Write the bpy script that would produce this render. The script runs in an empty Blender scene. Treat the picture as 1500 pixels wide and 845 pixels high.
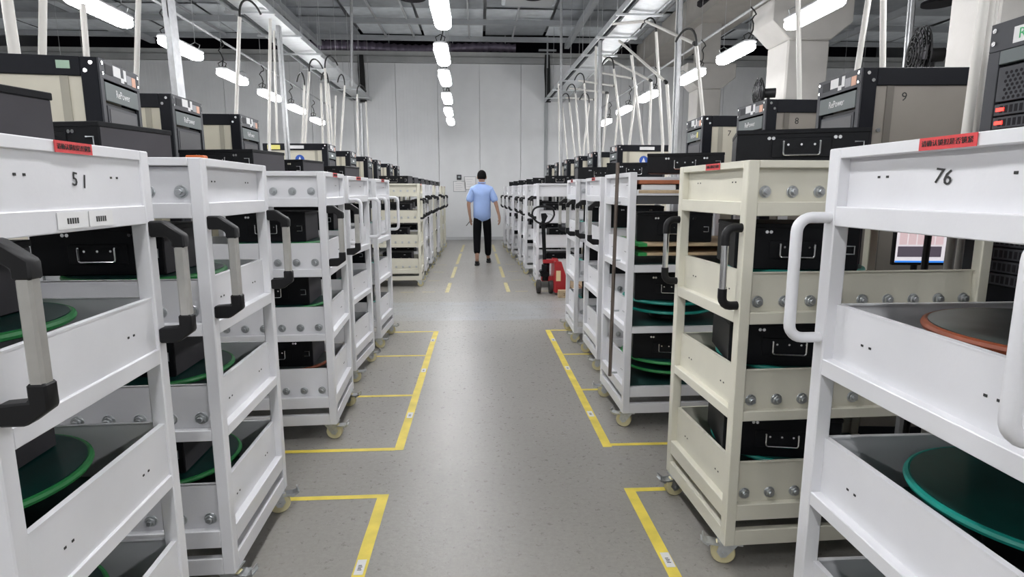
import bpy, bmesh, math, random
from mathutils import Vector, Matrix
random.seed(7)
C = bpy.context.scene.collection
PI = math.pi

# ------------------------------------------------------------------ camera
F_PX, PITCH, YAW, CAM_H = 861.2, 0.165, 0.056, 1.4
cam_data = bpy.data.cameras.new('camera')
cam_data.sensor_width = 36.0
cam_data.lens = F_PX / 1500 * 36.0
cam_data.clip_start = 0.05
cam = bpy.data.objects.new('camera', cam_data)
C.objects.link(cam)
cam.location = (0, 0, CAM_H)
cam.rotation_euler = (PI / 2 - PITCH, 0, -YAW)
bpy.context.scene.camera = cam

# ------------------------------------------------------------------ world / exposure
world = bpy.data.worlds.new('world')
bpy.context.scene.world = world
world.use_nodes = True
world.node_tree.nodes['Background'].inputs[0].default_value = (0.5, 0.55, 0.62, 1)
world.node_tree.nodes['Background'].inputs[1].default_value = 0.3
vs = bpy.context.scene.view_settings
vs.view_transform = 'Standard'
vs.look = 'None'
vs.gamma = 1
vs.use_curve_mapping = False
vs.exposure = 0.56
LAMP_E = 36.0

# ------------------------------------------------------------------ helpers
_cy, _sy, _cp, _sp = math.cos(YAW), math.sin(YAW), math.cos(PITCH), math.sin(PITCH)
_F = Vector((_sy * _cp, _cy * _cp, -_sp))
_R = Vector((_cy, -_sy, 0))
_U = _R.cross(_F)


def at_y(px, py, Y):
    d = _F * F_PX + _R * (px - 750) + _U * (422.5 - py)
    t = Y / d.y
    return Vector((0, 0, CAM_H)) + d * t


MATS = {}


def mat(name, col, rough=0.5, metal=0.0, noise=0.0, nscale=20.0, bump=0.0, bscale=60.0, emit=None, estr=0.0, spec=0.5):
    if name in MATS:
        return MATS[name]
    m = bpy.data.materials.new(name)
    m.use_nodes = True
    nt = m.node_tree
    b = nt.nodes['Principled BSDF']
    b.inputs['Base Color'].default_value = (*col, 1)
    b.inputs['Roughness'].default_value = rough
    b.inputs['Metallic'].default_value = metal
    b.inputs['Specular IOR Level'].default_value = spec
    if emit:
        b.inputs['Emission Color'].default_value = (*emit, 1)
        b.inputs['Emission Strength'].default_value = estr
    if noise > 0 or bump > 0:
        tc = nt.nodes.new('ShaderNodeTexCoord')
    if noise > 0:
        n = nt.nodes.new('ShaderNodeTexNoise')
        n.inputs['Scale'].default_value = nscale
        n.inputs['Detail'].default_value = 5
        nt.links.new(tc.outputs['Object'], n.inputs['Vector'])
        r = nt.nodes.new('ShaderNodeMapRange')
        r.inputs['From Min'].default_value = 0.3
        r.inputs['From Max'].default_value = 0.7
        r.inputs['To Min'].default_value = 1 - noise
        r.inputs['To Max'].default_value = 1 + noise
        nt.links.new(n.outputs['Fac'], r.inputs['Value'])
        mx = nt.nodes.new('ShaderNodeVectorMath')
        mx.operation = 'SCALE'
        mx.inputs[0].default_value = col
        nt.links.new(r.outputs['Result'], mx.inputs['Scale'])
        nt.links.new(mx.outputs[0], b.inputs['Base Color'])
    if bump > 0:
        n2 = nt.nodes.new('ShaderNodeTexNoise')
        n2.inputs['Scale'].default_value = bscale
        n2.inputs['Detail'].default_value = 4
        nt.links.new(tc.outputs['Object'], n2.inputs['Vector'])
        bp = nt.nodes.new('ShaderNodeBump')
        bp.inputs['Strength'].default_value = bump
        bp.inputs['Distance'].default_value = 0.01
        nt.links.new(n2.outputs['Fac'], bp.inputs['Height'])
        nt.links.new(bp.outputs['Normal'], b.inputs['Normal'])
    MATS[name] = m
    return m


WHITE = mat('white_paint', (0.72, 0.722, 0.745), 0.32, noise=0.03, nscale=6, bump=0.03, bscale=90)
BEIGE = mat('beige_paint', (0.68, 0.66, 0.56), 0.36, noise=0.04, nscale=6, bump=0.03, bscale=90)
BLACKM = mat('black_case_paint', (0.005, 0.0055, 0.007), 0.45, noise=0.15, nscale=14, bump=0.05, bscale=300, spec=0.2)
GREYSIDE = mat('dark_grey_case_paint', (0.042, 0.040, 0.045), 0.6, noise=0.06, nscale=10, spec=0.3)
RUBBER = mat('black_plastic', (0.009, 0.009, 0.010), 0.5, spec=0.3)
ALU = mat('brushed_aluminium', (0.52, 0.51, 0.48), 0.35, 0.6, noise=0.05, nscale=30)
CHROME = mat('chrome', (0.75, 0.75, 0.75), 0.15, 1.0)
ZINC = mat('zinc_plated_steel', (0.55, 0.57, 0.58), 0.3, 0.9, noise=0.1, nscale=60)
GALV = mat('galvanised_steel', (0.50, 0.51, 0.52), 0.45, 0.45, noise=0.1, nscale=25)
NYLON = mat('yellowed_nylon', (0.62, 0.56, 0.33), 0.4, noise=0.05, nscale=20)
NAVY = mat('cabinet_frame_paint', (0.006, 0.007, 0.011), 0.5, noise=0.05, nscale=15, spec=0.2)
FRONTG = mat('cabinet_front_grey', (0.045, 0.047, 0.054), 0.5, noise=0.05, nscale=15, spec=0.3)
PLATE = mat('logo_plate_grey', (0.10, 0.12, 0.12), 0.5)
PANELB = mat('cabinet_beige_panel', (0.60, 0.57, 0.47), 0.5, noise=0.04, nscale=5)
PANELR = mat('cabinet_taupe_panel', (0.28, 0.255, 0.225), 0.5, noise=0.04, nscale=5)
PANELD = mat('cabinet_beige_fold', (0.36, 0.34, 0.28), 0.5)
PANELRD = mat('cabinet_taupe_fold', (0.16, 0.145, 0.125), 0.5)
GLASSB = mat('black_glass', (0.02, 0.02, 0.025), 0.12)
PAPER = mat('white_paper', (0.75, 0.75, 0.75), 0.7)
PAPER2 = mat('grey_print', (0.35, 0.35, 0.37), 0.7)
INK = mat('black_ink', (0.02, 0.02, 0.02), 0.6)
WLET = mat('white_print', (0.8, 0.8, 0.8), 0.6)
REDST = mat('red_sticker', (0.62, 0.045, 0.05), 0.5, noise=0.08, nscale=60)
YELST = mat('yellow_sticker', (0.75, 0.68, 0.2), 0.5)
ORST = mat('orange_sticker', (0.72, 0.42, 0.3), 0.6)
BLUEST = mat('blue_sticker', (0.03, 0.10, 0.45), 0.5)
GREENT = mat('dark_green_mat', (0.004, 0.042, 0.036), 0.34, noise=0.25, nscale=9)
TEALRIM = mat('teal_rim', (0.012, 0.27, 0.22), 0.35, noise=0.1, nscale=30)
GRNRIM = mat('green_rim', (0.03, 0.26, 0.07), 0.4, noise=0.1, nscale=30)
ORRIM = mat('orange_rim', (0.24, 0.055, 0.02), 0.4, noise=0.15, nscale=30)
DULLPL = mat('scuffed_dark_plate', (0.045, 0.055, 0.052), 0.38, noise=0.3, nscale=14)
TRAYG = mat('tray_floor_dark', (0.012, 0.05, 0.045), 0.45, noise=0.2, nscale=8)
CONDW = mat('white_conduit', (0.70, 0.68, 0.64), 0.4)
CABLE = mat('black_cable', (0.01, 0.01, 0.01), 0.5)
LEDR = mat('red_led', (0.8, 0.03, 0.02), 0.4, emit=(1, 0.03, 0.02), estr=2.5)
LEDG = mat('green_led', (0.05, 0.8, 0.2), 0.4, emit=(0.1, 1, 0.3), estr=4)
SHADOWM = mat('dark_void', (0.006, 0.005, 0.008), 0.9)
WOOD = mat('raw_plywood', (0.50, 0.38, 0.24), 0.65, noise=0.15, nscale=25)
BOARD = mat('orange_brown_board', (0.38, 0.12, 0.05), 0.5, noise=0.15, nscale=25)
STEELR = mat('brown_steel_rod', (0.16, 0.13, 0.11), 0.35, 0.6)


class MB:
    def __init__(s):
        s.bm = bmesh.new()

    def box(s, x0, y0, z0, x1, y1, z1, mi=0):
        r = bmesh.ops.create_cube(s.bm, size=1)
        for v in r['verts']:
            v.co = Vector(((x0 + x1) / 2 + v.co.x * (x1 - x0), (y0 + y1) / 2 + v.co.y * (y1 - y0), (z0 + z1) / 2 + v.co.z * (z1 - z0)))
        for v in r['verts']:
            for f in v.link_faces:
                f.material_index = mi
        return s

    def cyl(s, a, b, r, n=16, r2=None, mi=0, cap=True):
        a, b = Vector(a), Vector(b)
        d = b - a
        res = bmesh.ops.create_cone(s.bm, cap_ends=cap, segments=n, radius1=r, radius2=r if r2 is None else r2, depth=d.length)
        q = d.to_track_quat('Z', 'Y').to_matrix().to_4x4()
        M = Matrix.Translation((a + b) / 2) @ q
        for v in res['verts']:
            v.co = M @ v.co
            for f in v.link_faces:
                f.material_index = mi
        return s

    def tube(s, pts, r, n=10, closed=False):
        pts = [Vector(p) for p in pts]
        rings = []
        N = len(pts)
        up = Vector((0, 0, 1))
        prev = None
        for i, p in enumerate(pts):
            if closed:
                t = (pts[(i + 1) % N] - pts[i - 1]).normalized()
            else:
                t = (pts[min(i + 1, N - 1)] - pts[max(i - 1, 0)]).normalized()
            if prev is None:
                ref = up if abs(t.z) < 0.9 else Vector((1, 0, 0))
                u = t.cross(ref).normalized()
            else:
                u = (prev - t * prev.dot(t)).normalized()
            prev = u
            w = t.cross(u)
            rr = r[i] if isinstance(r, (list, tuple)) else r
            rings.append([s.bm.verts.new(p + (u * math.cos(2 * PI * k / n) + w * math.sin(2 * PI * k / n)) * rr) for k in range(n)])
        M = N if closed else N - 1
        for i in range(M):
            A, B = rings[i], rings[(i + 1) % N]
            for k in range(n):
                s.bm.faces.new((A[k], A[(k + 1) % n], B[(k + 1) % n], B[k]))
        if not closed:
            s.bm.faces.new(rings[0][::-1])
            s.bm.faces.new(rings[-1])
        return s

    def prism(s, poly, axis, a, b):
        # poly: 2-D points; axis 'x','y','z' extrusion; coordinates of the other two in order
        def P(u, v, w):
            return {'x': (w, u, v), 'y': (u, w, v), 'z': (u, v, w)}[axis]
        A = [s.bm.verts.new(P(u, v, a)) for u, v in poly]
        B = [s.bm.verts.new(P(u, v, b)) for u, v in poly]
        n = len(poly)
        s.bm.faces.new(A)
        s.bm.faces.new(B[::-1])
        for i in range(n):
            s.bm.faces.new((A[i], B[i], B[(i + 1) % n], A[(i + 1) % n]))
        return s

    def build(s, name, m, parent=None, bevel=0.0, label=None, kind=None, loc=None, smooth=True):
        bm = s.bm
        bmesh.ops.recalc_face_normals(bm, faces=bm.faces)
        if bevel > 0:
            es = [e for e in bm.edges if len(e.link_faces) == 2 and e.calc_face_angle(0) > 0.6]
            bmesh.ops.bevel(bm, geom=es, offset=bevel, segments=1, affect='EDGES')
        me = bpy.data.meshes.new(name)
        bm.to_mesh(me)
        bm.free()
        for k in (m if isinstance(m, (list, tuple)) else [m]):
            me.materials.append(k)
        if smooth:
            me.polygons.foreach_set('use_smooth', [True] * len(me.polygons))
            me.set_sharp_from_angle(angle=math.radians(35))
        o = bpy.data.objects.new(name, me)
        C.objects.link(o)
        if parent:
            o.parent = parent
        if label:
            o['label'] = label
        if kind:
            o['kind'] = kind
        if loc is not None:
            o.location = loc
        return o


def inst(o, parent=None, loc=None, rot=None, scale=None):
    c = o.copy()
    C.objects.link(c)
    c.parent = parent if parent is not None else o.parent
    if loc is not None:
        c.location = loc
    if rot is not None:
        c.rotation_euler = rot
    if scale is not None:
        c.scale = scale
    return c


def thing(name, label, cat, loc=(0, 0, 0), rotz=0.0, group=None):
    o = bpy.data.objects.new(name, None)
    o.empty_display_size = 0.1
    C.objects.link(o)
    o.location = loc
    o.rotation_euler = (0, 0, rotz)
    o['label'] = label
    o['category'] = cat
    if group:
        o['group'] = group
    return o


def tag(o, label, cat, group=None):
    o['label'] = label
    o['category'] = cat
    if group:
        o['group'] = group
    return o


def copy_tree(o, parent=None, kids=None):
    if kids is None:
        kids = {}
        for x in C.objects:
            if x.parent:
                kids.setdefault(x.parent.name, []).append(x)
    c = o.copy()
    C.objects.link(c)
    if parent:
        c.parent = parent
    for ch in kids.get(o.name, []):
        copy_tree(ch, c, kids)
    return c


_textcache = {}


def text_mesh(body, size, extrude=0.0004):
    key = (body, round(size, 4))
    if key in _textcache:
        return _textcache[key]
    cu = bpy.data.curves.new('lettering', 'FONT')
    cu.body = body
    cu.size = size
    cu.extrude = extrude
    cu.align_x = 'CENTER'
    cu.align_y = 'CENTER'
    cu.resolution_u = 2
    ob = bpy.data.objects.new('lettering', cu)
    C.objects.link(ob)
    bpy.context.view_layer.update()
    dg = bpy.context.evaluated_depsgraph_get()
    me = bpy.data.meshes.new_from_object(ob.evaluated_get(dg))
    bpy.data.objects.remove(ob)
    bpy.data.curves.remove(cu)
    me.name = 'lettering'
    _textcache[key] = me
    return me


def lettering(body, size, m, parent, loc, face, label=None, sx=1.0):
    """face: '-y' (read from the camera side), '+x', '-x', '+z'"""
    me = text_mesh(body, size).copy()
    me.materials.clear()
    me.materials.append(m)
    o = bpy.data.objects.new('lettering', me)
    C.objects.link(o)
    o.parent = parent
    o.location = loc
    o.rotation_euler = {'-y': (PI / 2, 0, 0), '+y': (PI / 2, 0, PI), '+x': (PI / 2, 0, PI / 2), '-x': (PI / 2, 0, -PI / 2), '+z': (0, 0, 0)}[face]
    o.scale = (sx, 1, 1)
    if label:
        o['label'] = label
    return o


def arc(cx, cz, r, a0, a1, n=6):
    return [(cx + r * math.cos(math.radians(a0 + (a1 - a0) * i / n)), cz + r * math.sin(math.radians(a0 + (a1 - a0) * i / n))) for i in range(n + 1)]


# ------------------------------------------------------------------ the setting
def node_floor():
    m = bpy.data.materials.new('grey_epoxy_concrete')
    m.use_nodes = True
    nt = m.node_tree
    N, L = nt.nodes, nt.links
    b = N['Principled BSDF']
    g = N.new('ShaderNodeNewGeometry')

    def noise(scale, detail, rough=0.5, vec=None):
        n = N.new('ShaderNodeTexNoise')
        n.inputs['Scale'].default_value = scale
        n.inputs['Detail'].default_value = detail
        n.inputs['Roughness'].default_value = rough
        L.new(vec or g.outputs['Position'], n.inputs['Vector'])
        return n.outputs['Fac']

    def rng(src, a, bb, c, d):
        r = N.new('ShaderNodeMapRange')
        r.inputs[1].default_value = a
        r.inputs[2].default_value = bb
        r.inputs[3].default_value = c
        r.inputs[4].default_value = d
        L.new(src, r.inputs[0])
        return r.outputs[0]

    def math_(op, a, c):
        k = N.new('ShaderNodeMath')
        k.operation = op
        L.new(a, k.inputs[0])
        if isinstance(c, float):
            k.inputs[1].default_value = c
        else:
            L.new(c, k.inputs[1])
        return k.outputs[0]
    big = rng(noise(0.8, 5, 0.6), 0.25, 0.75, 0.90, 1.09)
    fine = rng(noise(45, 5, 0.75), 0.3, 0.7, 0.90, 1.09)
    # thin scratches: stretched noise
    mp = N.new('ShaderNodeMapping')
    mp.inputs['Rotation'].default_value = (0, 0, 0.8)
    mp.inputs['Scale'].default_value = (2.0, 40, 1)
    L.new(g.outputs['Position'], mp.inputs['Vector'])
    scr = rng(noise(2.5, 3, 0.6, mp.outputs[0]), 0.68, 0.76, 1.0, 1.16)
    f = math_('MULTIPLY', math_('MULTIPLY', big, fine), scr)
    # lighter bluish band across the aisle, varied in brick cells
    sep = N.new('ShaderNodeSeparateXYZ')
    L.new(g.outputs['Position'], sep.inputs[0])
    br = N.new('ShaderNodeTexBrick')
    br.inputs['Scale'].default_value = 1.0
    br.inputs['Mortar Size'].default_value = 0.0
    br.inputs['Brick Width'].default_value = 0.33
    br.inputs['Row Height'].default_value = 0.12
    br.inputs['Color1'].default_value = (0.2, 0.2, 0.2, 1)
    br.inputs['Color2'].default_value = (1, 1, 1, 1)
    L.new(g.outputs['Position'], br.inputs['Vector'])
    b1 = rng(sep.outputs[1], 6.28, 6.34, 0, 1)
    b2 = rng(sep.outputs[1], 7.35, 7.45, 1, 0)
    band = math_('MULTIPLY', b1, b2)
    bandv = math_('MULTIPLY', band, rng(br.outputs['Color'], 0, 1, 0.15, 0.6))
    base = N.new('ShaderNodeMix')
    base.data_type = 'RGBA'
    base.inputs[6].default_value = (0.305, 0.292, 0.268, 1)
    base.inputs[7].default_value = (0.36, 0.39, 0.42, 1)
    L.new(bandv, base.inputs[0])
    sc = N.new('ShaderNodeVectorMath')
    sc.operation = 'SCALE'
    L.new(base.outputs[2], sc.inputs[0])
    L.new(f, sc.inputs['Scale'])
    L.new(sc.outputs[0], b.inputs['Base Color'])
    L.new(rng(noise(30.0, 8, 0.75), 0.35, 0.65, 0.25, 0.38), b.inputs['Roughness'])
    bp = N.new('ShaderNodeBump')
    bp.inputs['Strength'].default_value = 0.22
    bp.inputs['Distance'].default_value = 0.006
    L.new(noise(34, 8, 0.72), bp.inputs['Height'])
    L.new(bp.outputs['Normal'], b.inputs['Normal'])
    return m


XL, XR, YB, YF, YW = -14.0, 14.0, -6.0, 17.0, 21.0
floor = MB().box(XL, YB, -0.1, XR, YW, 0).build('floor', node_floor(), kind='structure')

# yellow marking tape (parts of the floor)
TAPE = mat('yellow_floor_tape', (0.80, 0.64, 0.095), 0.5, noise=0.14, nscale=9)
TAPEW = mat('worn_yellow_tape', (0.60, 0.53, 0.27), 0.55, noise=0.18, nscale=20)


def tape(pts, w, m=TAPE):
    """flat strip along pts with slightly uneven edges"""
    pts = [Vector((p[0], p[1], 0)) for p in pts]
    a, b = pts[0], pts[-1]
    d = (b - a).normalized()
    n = Vector((-d.y, d.x, 0)) * w / 2
    k = max(2, int((b - a).length / 0.12))
    mb = MB()
    top = []
    for i in range(k + 1):
        p = a + (b - a) * i / k
        j = random.uniform(-1, 1) * 0.0015
        top.append((mb.bm.verts.new(p + n * (1 + j * 20) + Vector((0, 0, 0.0012))), mb.bm.verts.new(p - n * (1 - j * 20) + Vector((0, 0, 0.0012)))))
    for i in range(k):
        mb.bm.faces.new((top[i][0], top[i][1], top[i + 1][1], top[i + 1][0]))
    o = mb.build('tape_strip', m, floor)
    return o


def tape_label(parent, x, y, rot):
    o = MB().box(-0.017, -0.045, 0, 0.017, 0.045, 0.0012).build('paper_label', PAPER, parent, label='white paper label on the tape')
    o.location = (x, y, 0.0013)
    o.rotation_euler = (0, 0, rot)
    i_ = MB()
    for k in range(4):
        i_.box(-0.008, -0.02 + k * 0.009, 0.0012, 0.008 - 0.003 * (k % 2), -0.016 + k * 0.009, 0.0016)
    # printed marks belong to the label mesh: join as second material
    q = i_.build('paper_label', INK, parent, label='dark print on the paper label')
    q.location = o.location
    q.rotation_euler = o.rotation_euler


# first block, left and right
t = tape([(-0.455, 2.58), (-0.46, -0.5)], 0.05)
tape_label(t, -0.458, 2.04, 0)
tape([(-0.478, 2.564), (-1.75, 2.555)], 0.034)
t = tape([(0.702, 2.575), (0.735, -0.5)], 0.048)
tape_label(t, 0.712, 2.02, 0)
tape([(0.725, 2.557), (1.9, 2.56)], 0.034)
# second block
t = tape([(-0.44, 5.815), (-0.449, 3.055)], 0.05)
for y in (3.56, 4.5, 5.45):
    tape_label(t, -0.445, y, 0)
for y in (3.07, 3.93, 4.93, 5.80):
    tape([(-0.47, y), (-1.9, y - 0.01)], 0.032 if y > 3.2 else 0.036)
t = tape([(0.69, 5.805), (0.700, 3.03)], 0.05)
for y in (3.52, 4.5, 5.4):
    tape_label(t, 0.697, y, 0)
for y in (3.06, 3.98, 4.9, 5.79):
    tape([(0.72, y), (1.95, y - 0.01)], 0.032)
# worn marks of the far block
for x0, x1 in ((-0.455, -0.395), (0.405, 0.355)):
    for y0, y1 in ((8.1, 8.95), (9.5, 10.9), (11.3, 13.2), (13.6, 15.4)):
        f0, f1 = (y0 - 8.1) / 7.3, (y1 - 8.1) / 7.3
        tape([(x0 + (x1 - x0) * f0, y0), (x0 + (x1 - x0) * f1, y1)], 0.055, TAPEW)
for y in (8.15, 9.2, 10.2, 11.2):
    for k in range(4):
        tape([(-0.62 - k * 0.3, y), (-0.80 - k * 0.3, y)], 0.03, TAPEW)
        tape([(0.50 + k * 0.3, y), (0.68 + k * 0.3, y)], 0.03, TAPEW)

# walls
WALLM = mat('pale_grey_wall_panel', (0.84, 0.85, 0.86), 0.38, noise=0.03, nscale=2)
WALLB = mat('pale_wall_plain', (0.66, 0.68, 0.69), 0.6)
wall_back = MB().box(XL, YF + 0.03, 0, XR, YF + 0.2, 4.85).build('wall_back', WALLB, kind='structure')
pm = None
k = 0
x = -13.75
while x < 13.7:
    mb = MB()
    mb.box(0.006, -0.03, 0, 1.144, 0.03, 4.83)
    for r in range(1, 12):
        mb.box(0.006 + r * 0.0948 - 0.004, -0.034, 0.02, 0.006 + r * 0.0948 + 0.004, -0.029, 4.8)
    if pm is None:
        pm = mb.build('wall_panel', WALLM, wall_back, bevel=0.0)
        pm.location = (x, YF, 0)
    else:
        mb.bm.free()
        inst(pm, wall_back, (x, YF, 0))
    x += 1.15
MB().box(XL, YF - 0.09, 4.84, XR, YF + 0.2, 5.0).build('trim_1', mat('wall_cap_metal', (0.42, 0.43, 0.43), 0.5, noise=0.08, nscale=3), kind='structure', bevel=0.01)
MB().box(XL, YF - 0.02, 5.0, XR, YF + 0.3, 5.14).build('trim_2', mat('wall_cap_upper', (0.5, 0.51, 0.50), 0.6, noise=0.08, nscale=3), kind='structure')
MB().box(XL, YF - 0.06, 0, XR, YF - 0.03, 0.09).build('baseboard_back', mat('white_skirting', (0.6, 0.61, 0.62), 0.5), kind='structure')
MB().box(-3.24, YF - 0.07, 0, -3.16, YF - 0.035, 4.84).build('trim_3', mat('wall_joint_profile', (0.42, 0.44, 0.45), 0.5), kind='structure')
MB().box(1.86, YF - 0.07, 0, 1.95, YF - 0.035, 4.84).build('trim_4', MATS['wall_joint_profile'], kind='structure')
MB().box(XL - 0.2, YB, 0, XL, YW, 6.6).build('wall_left', WALLB, kind='structure')
MB().box(XR, YB, 0, XR + 0.2, YW, 6.6).build('wall_right', WALLB, kind='structure')
MB().box(XL, YB - 0.2, 0, XR, YB, 5.5).build('wall_rear', WALLB, kind='structure')
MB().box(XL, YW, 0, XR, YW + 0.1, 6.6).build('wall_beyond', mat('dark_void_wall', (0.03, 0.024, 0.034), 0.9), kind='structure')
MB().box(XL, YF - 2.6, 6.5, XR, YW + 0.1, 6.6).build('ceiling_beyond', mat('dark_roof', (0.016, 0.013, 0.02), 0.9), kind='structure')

# ceiling: deck made of sheet panels carried by beams
DECK = mat('ceiling_deck_grey', (0.28, 0.29, 0.30), 0.5, noise=0.12, nscale=3)
SHEET_L = mat('ceiling_sheet_pale', (0.72, 0.76, 0.79), 0.3, noise=0.12, nscale=4, bump=0.25, bscale=6)
SHEET_D = mat('ceiling_sheet_dark', (0.30, 0.32, 0.34), 0.4, noise=0.15, nscale=3, bump=0.2, bscale=8)
CZ = 5.32
ceiling = MB().box(XL, YB, CZ + 0.12, XR, 16.0, CZ + 0.2).build('ceiling', DECK, kind='structure')
sheetL = MB().box(0.01, 0.01, 0, 1.49, 1.09, 0.02).build('ceiling_sheet', SHEET_L, ceiling)
sheetD = MB().box(0.01, 0.01, 0, 1.49, 1.09, 0.02).build('ceiling_sheet', SHEET_D, ceiling)
rows = [(14.9, 'L'), (13.75, 'L'), (12.6, 'D'), (11.45, 'D'), (10.3, 'L'), (9.15, 'D'), (8.0, 'D')]
first = {'L': sheetL, 'D': sheetD}
usedf = set()
for y, kd in rows:
    for i in range(-8, 8):
        kk = kd
        if random.random() < 0.22:
            kk = 'D' if kd == 'L' else 'L'
        x = i * 1.55 + 0.2
        z = CZ + random.uniform(-0.03, 0.03)
        rot = (random.uniform(-0.012, 0.012), random.uniform(-0.012, 0.012), 0)
        if kk not in usedf:
            o = first[kk]
            usedf.add(kk)
            o.location, o.rotation_euler = (x, y, z), rot
        else:
            inst(first[kk], ceiling, (x, y, z), rot)
BEAM = mat('ceiling_beam_steel', (0.34, 0.355, 0.37), 0.5, noise=0.06, nscale=5)
bmx = MB().box(XL, -0.05, -0.11, XR, 0.05, 0.0)
beamx = bmx.build('ceiling_beam', BEAM, ceiling)
beamx.location = (0, 14.35, 5.27)
for y, z in ((16.0, 5.30), (12.1, 5.27), (9.9, 5.25)):
    inst(beamx, ceiling, (0, y, z))
bmy = MB().box(-0.06, 4, -0.12, 0.06, 16.2, 0)
beamy = bmy.build('ceiling_beam', BEAM, ceiling)
beamy.location = (-4.05, 0, 5.2)
for x in (2.35, -8.2, 5.4, 9.0):
    inst(beamy, ceiling, (x, 0, 5.2))
jst = MB().box(-0.02, 10.2, -0.05, 0.02, 16.25, 0).build('ceiling_joist', GALV, ceiling)
jst.location = (-6.3, 0, 5.29)
for x in (-5.2, -2.3, -1.6, -0.2, 0.9, 3.2, 4.1, 6.8, 7.7):
    inst(jst, ceiling, (x, 0, 5.29))
# ceiling return air cassette and dark round ceiling openings
cs = thing('ceiling_cassette', 'pale square air cassette with dark round port set in the ceiling', 'air vent', (1.05, 12.35, 5.14))
MB().box(-0.55, -0.5, 0, 0.55, 0.5, 0.1).build('casing', SHEET_L, cs, bevel=0.02)
MB().box(-0.48, -0.43, -0.03, 0.48, 0.43, 0).build('grille', mat('pale_sheet', (0.45, 0.47, 0.48), 0.4), cs)
MB().cyl((0.05, -0.2, -0.05), (0.05, -0.2, -0.03), 0.2, 24).build('port', SHADOWM, cs)
for (px, py, Y, w) in ((1042, 6, 11.6, 'above the tall steel strut right of the aisle'), (1375, 7, 10.2, 'at the far right beyond the concrete columns'), (604, -2, 12.0, 'left of the nearest aisle lamp')):
    p = at_y(px, py, Y)
    tag(MB().cyl((0, 0, 0), (0, 0, 0.05), 0.26, 28).build('ceiling_speaker', SHADOWM, loc=(p.x, p.y, p.z)), 'dark round opening in the ceiling ' + w, 'speaker')

# crumpled foil duct behind the ceiling edge
FOIL = mat('purple_grey_foil', (0.45, 0.38, 0.48), 0.25, 0.4, bump=0.8, bscale=5)
mb = MB()
pts, rad = [], []
for i in range(60):
    u = i / 59
    pts.append((-4.9 + 6.0 * u, 17.75, 5.33 + 0.08 * u + 0.04 * math.sin(u * 9)))
    rad.append(0.20 - 0.09 * u + (0.022 if i % 2 else -0.012))
mb.tube(pts, rad, 14)
fd = mb.build('foil_duct', FOIL)
for u in (0.1, 0.4, 0.7, 0.95):
    MB().box(-4.9 + 6 * u - 0.015, 17.74, 5.4, -4.9 + 6 * u + 0.015, 17.76, 6.5).build('strap', BEAM if 'BEAM' in globals() else GALV, fd)
tag(fd, 'crumpled purplish foil duct in the dark gap above the back wall', 'duct')

# concrete columns with widened capitals
CONC = mat('painted_concrete', (0.47, 0.455, 0.43), 0.75, noise=0.05, nscale=4, bump=0.15, bscale=12)
for (cx, cy, w, ztaper, word) in ((4.30, 8.1, 0.56, 3.33, 'middle'), (4.72, 12.5, 0.5, 3.45, 'farthest'), (4.18, 4.75, 0.5, 3.25, 'nearest')):
    c = thing('concrete_column', 'pale concrete column with flared capital, %s of the right-hand row' % word, 'column', (cx, cy, 0))
    h = w / 2
    MB().box(-h, -h, 0, h, h, ztaper).build('shaft', CONC, c, bevel=0.02)
    MB().prism([(-h, ztaper), (h, ztaper), (h + 0.28, ztaper + 0.22), (h + 0.28, ztaper + 0.50), (-h - 0.24, ztaper + 0.50), (-h - 0.24, ztaper + 0.22)], 'y', -h - 0.02, h + 0.02).build('capital', CONC, c, bevel=0.015)
    MB().box(-0.2, -0.2, ztaper + 0.5, 0.2, 0.2, CZ + 0.1).build('stub', CONC, c)
# long concrete girder carried above the far column row
MB().box(4.3, 4, 4.72, 5.3, 16.5, 5.25).build('ceiling_girder', mat('concrete_girder', (0.38, 0.36, 0.33), 0.8, noise=0.08, nscale=3), ceiling)

# ------------------------------------------------------------------ hanging lamps
LENS = mat('lamp_lens', (0.95, 0.95, 1.0), 0.4, emit=(0.985, 0.985, 1.0), estr=LAMP_E)
LBODY = mat('lamp_body', (0.7, 0.7, 0.72), 0.4)


def make_lamp():
    t = thing('hanging_lamp', 'x', 'lamp', (0, 0, 0))
    # stadium shaped lens, long in y
    W, Lh = 0.078, 0.43
    out = [(W * math.cos(a), Lh - W + W * math.sin(a)) for a in [PI * i / 8 for i in range(9)]]
    out += [(-W * math.cos(a), -(Lh - W) - W * math.sin(a)) for a in [PI * i / 8 for i in range(9)]]
    MB().prism(out, 'z', -0.045, 0.03).build('lens', LENS, t, bevel=0.02)
    out2 = [(x * 1.06, y * 1.01) for x, y in out]
    MB().prism(out2, 'z', 0.03, 0.062).build('housing', LBODY, t, bevel=0.01)
    for y in (-0.34, 0.34):
        b = MB().box(-0.05, y - 0.012, 0.062, 0.05, y + 0.012, 0.08)
        b.tube([(-0.04, y, 0.08), (-0.055, y, 0.12), (0, y, 0.15), (0.055, y, 0.12), (0.04, y, 0.08)], 0.006, 6)
        b.build('hook', CABLE if y < 0 else ZINC, t)
        MB().cyl((0, y, 0.15), (0, y, 2.4), 0.003, 5).build('suspension_wire', GALV, t)
    MB().tube([(0, -0.34, 0.08), (0.015, -0.36, 0.12), (0.03, -0.375, 0.17), (0.02, -0.40, 0.23), (-0.005, -0.415, 0.27), (0.02, -0.41, 0.31), (0.05, -0.39, 0.33), (0.045, -0.36, 0.37), (0.005, -0.34, 0.42)], 0.008, 6).build('cord', CABLE, t)
    return t


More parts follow.
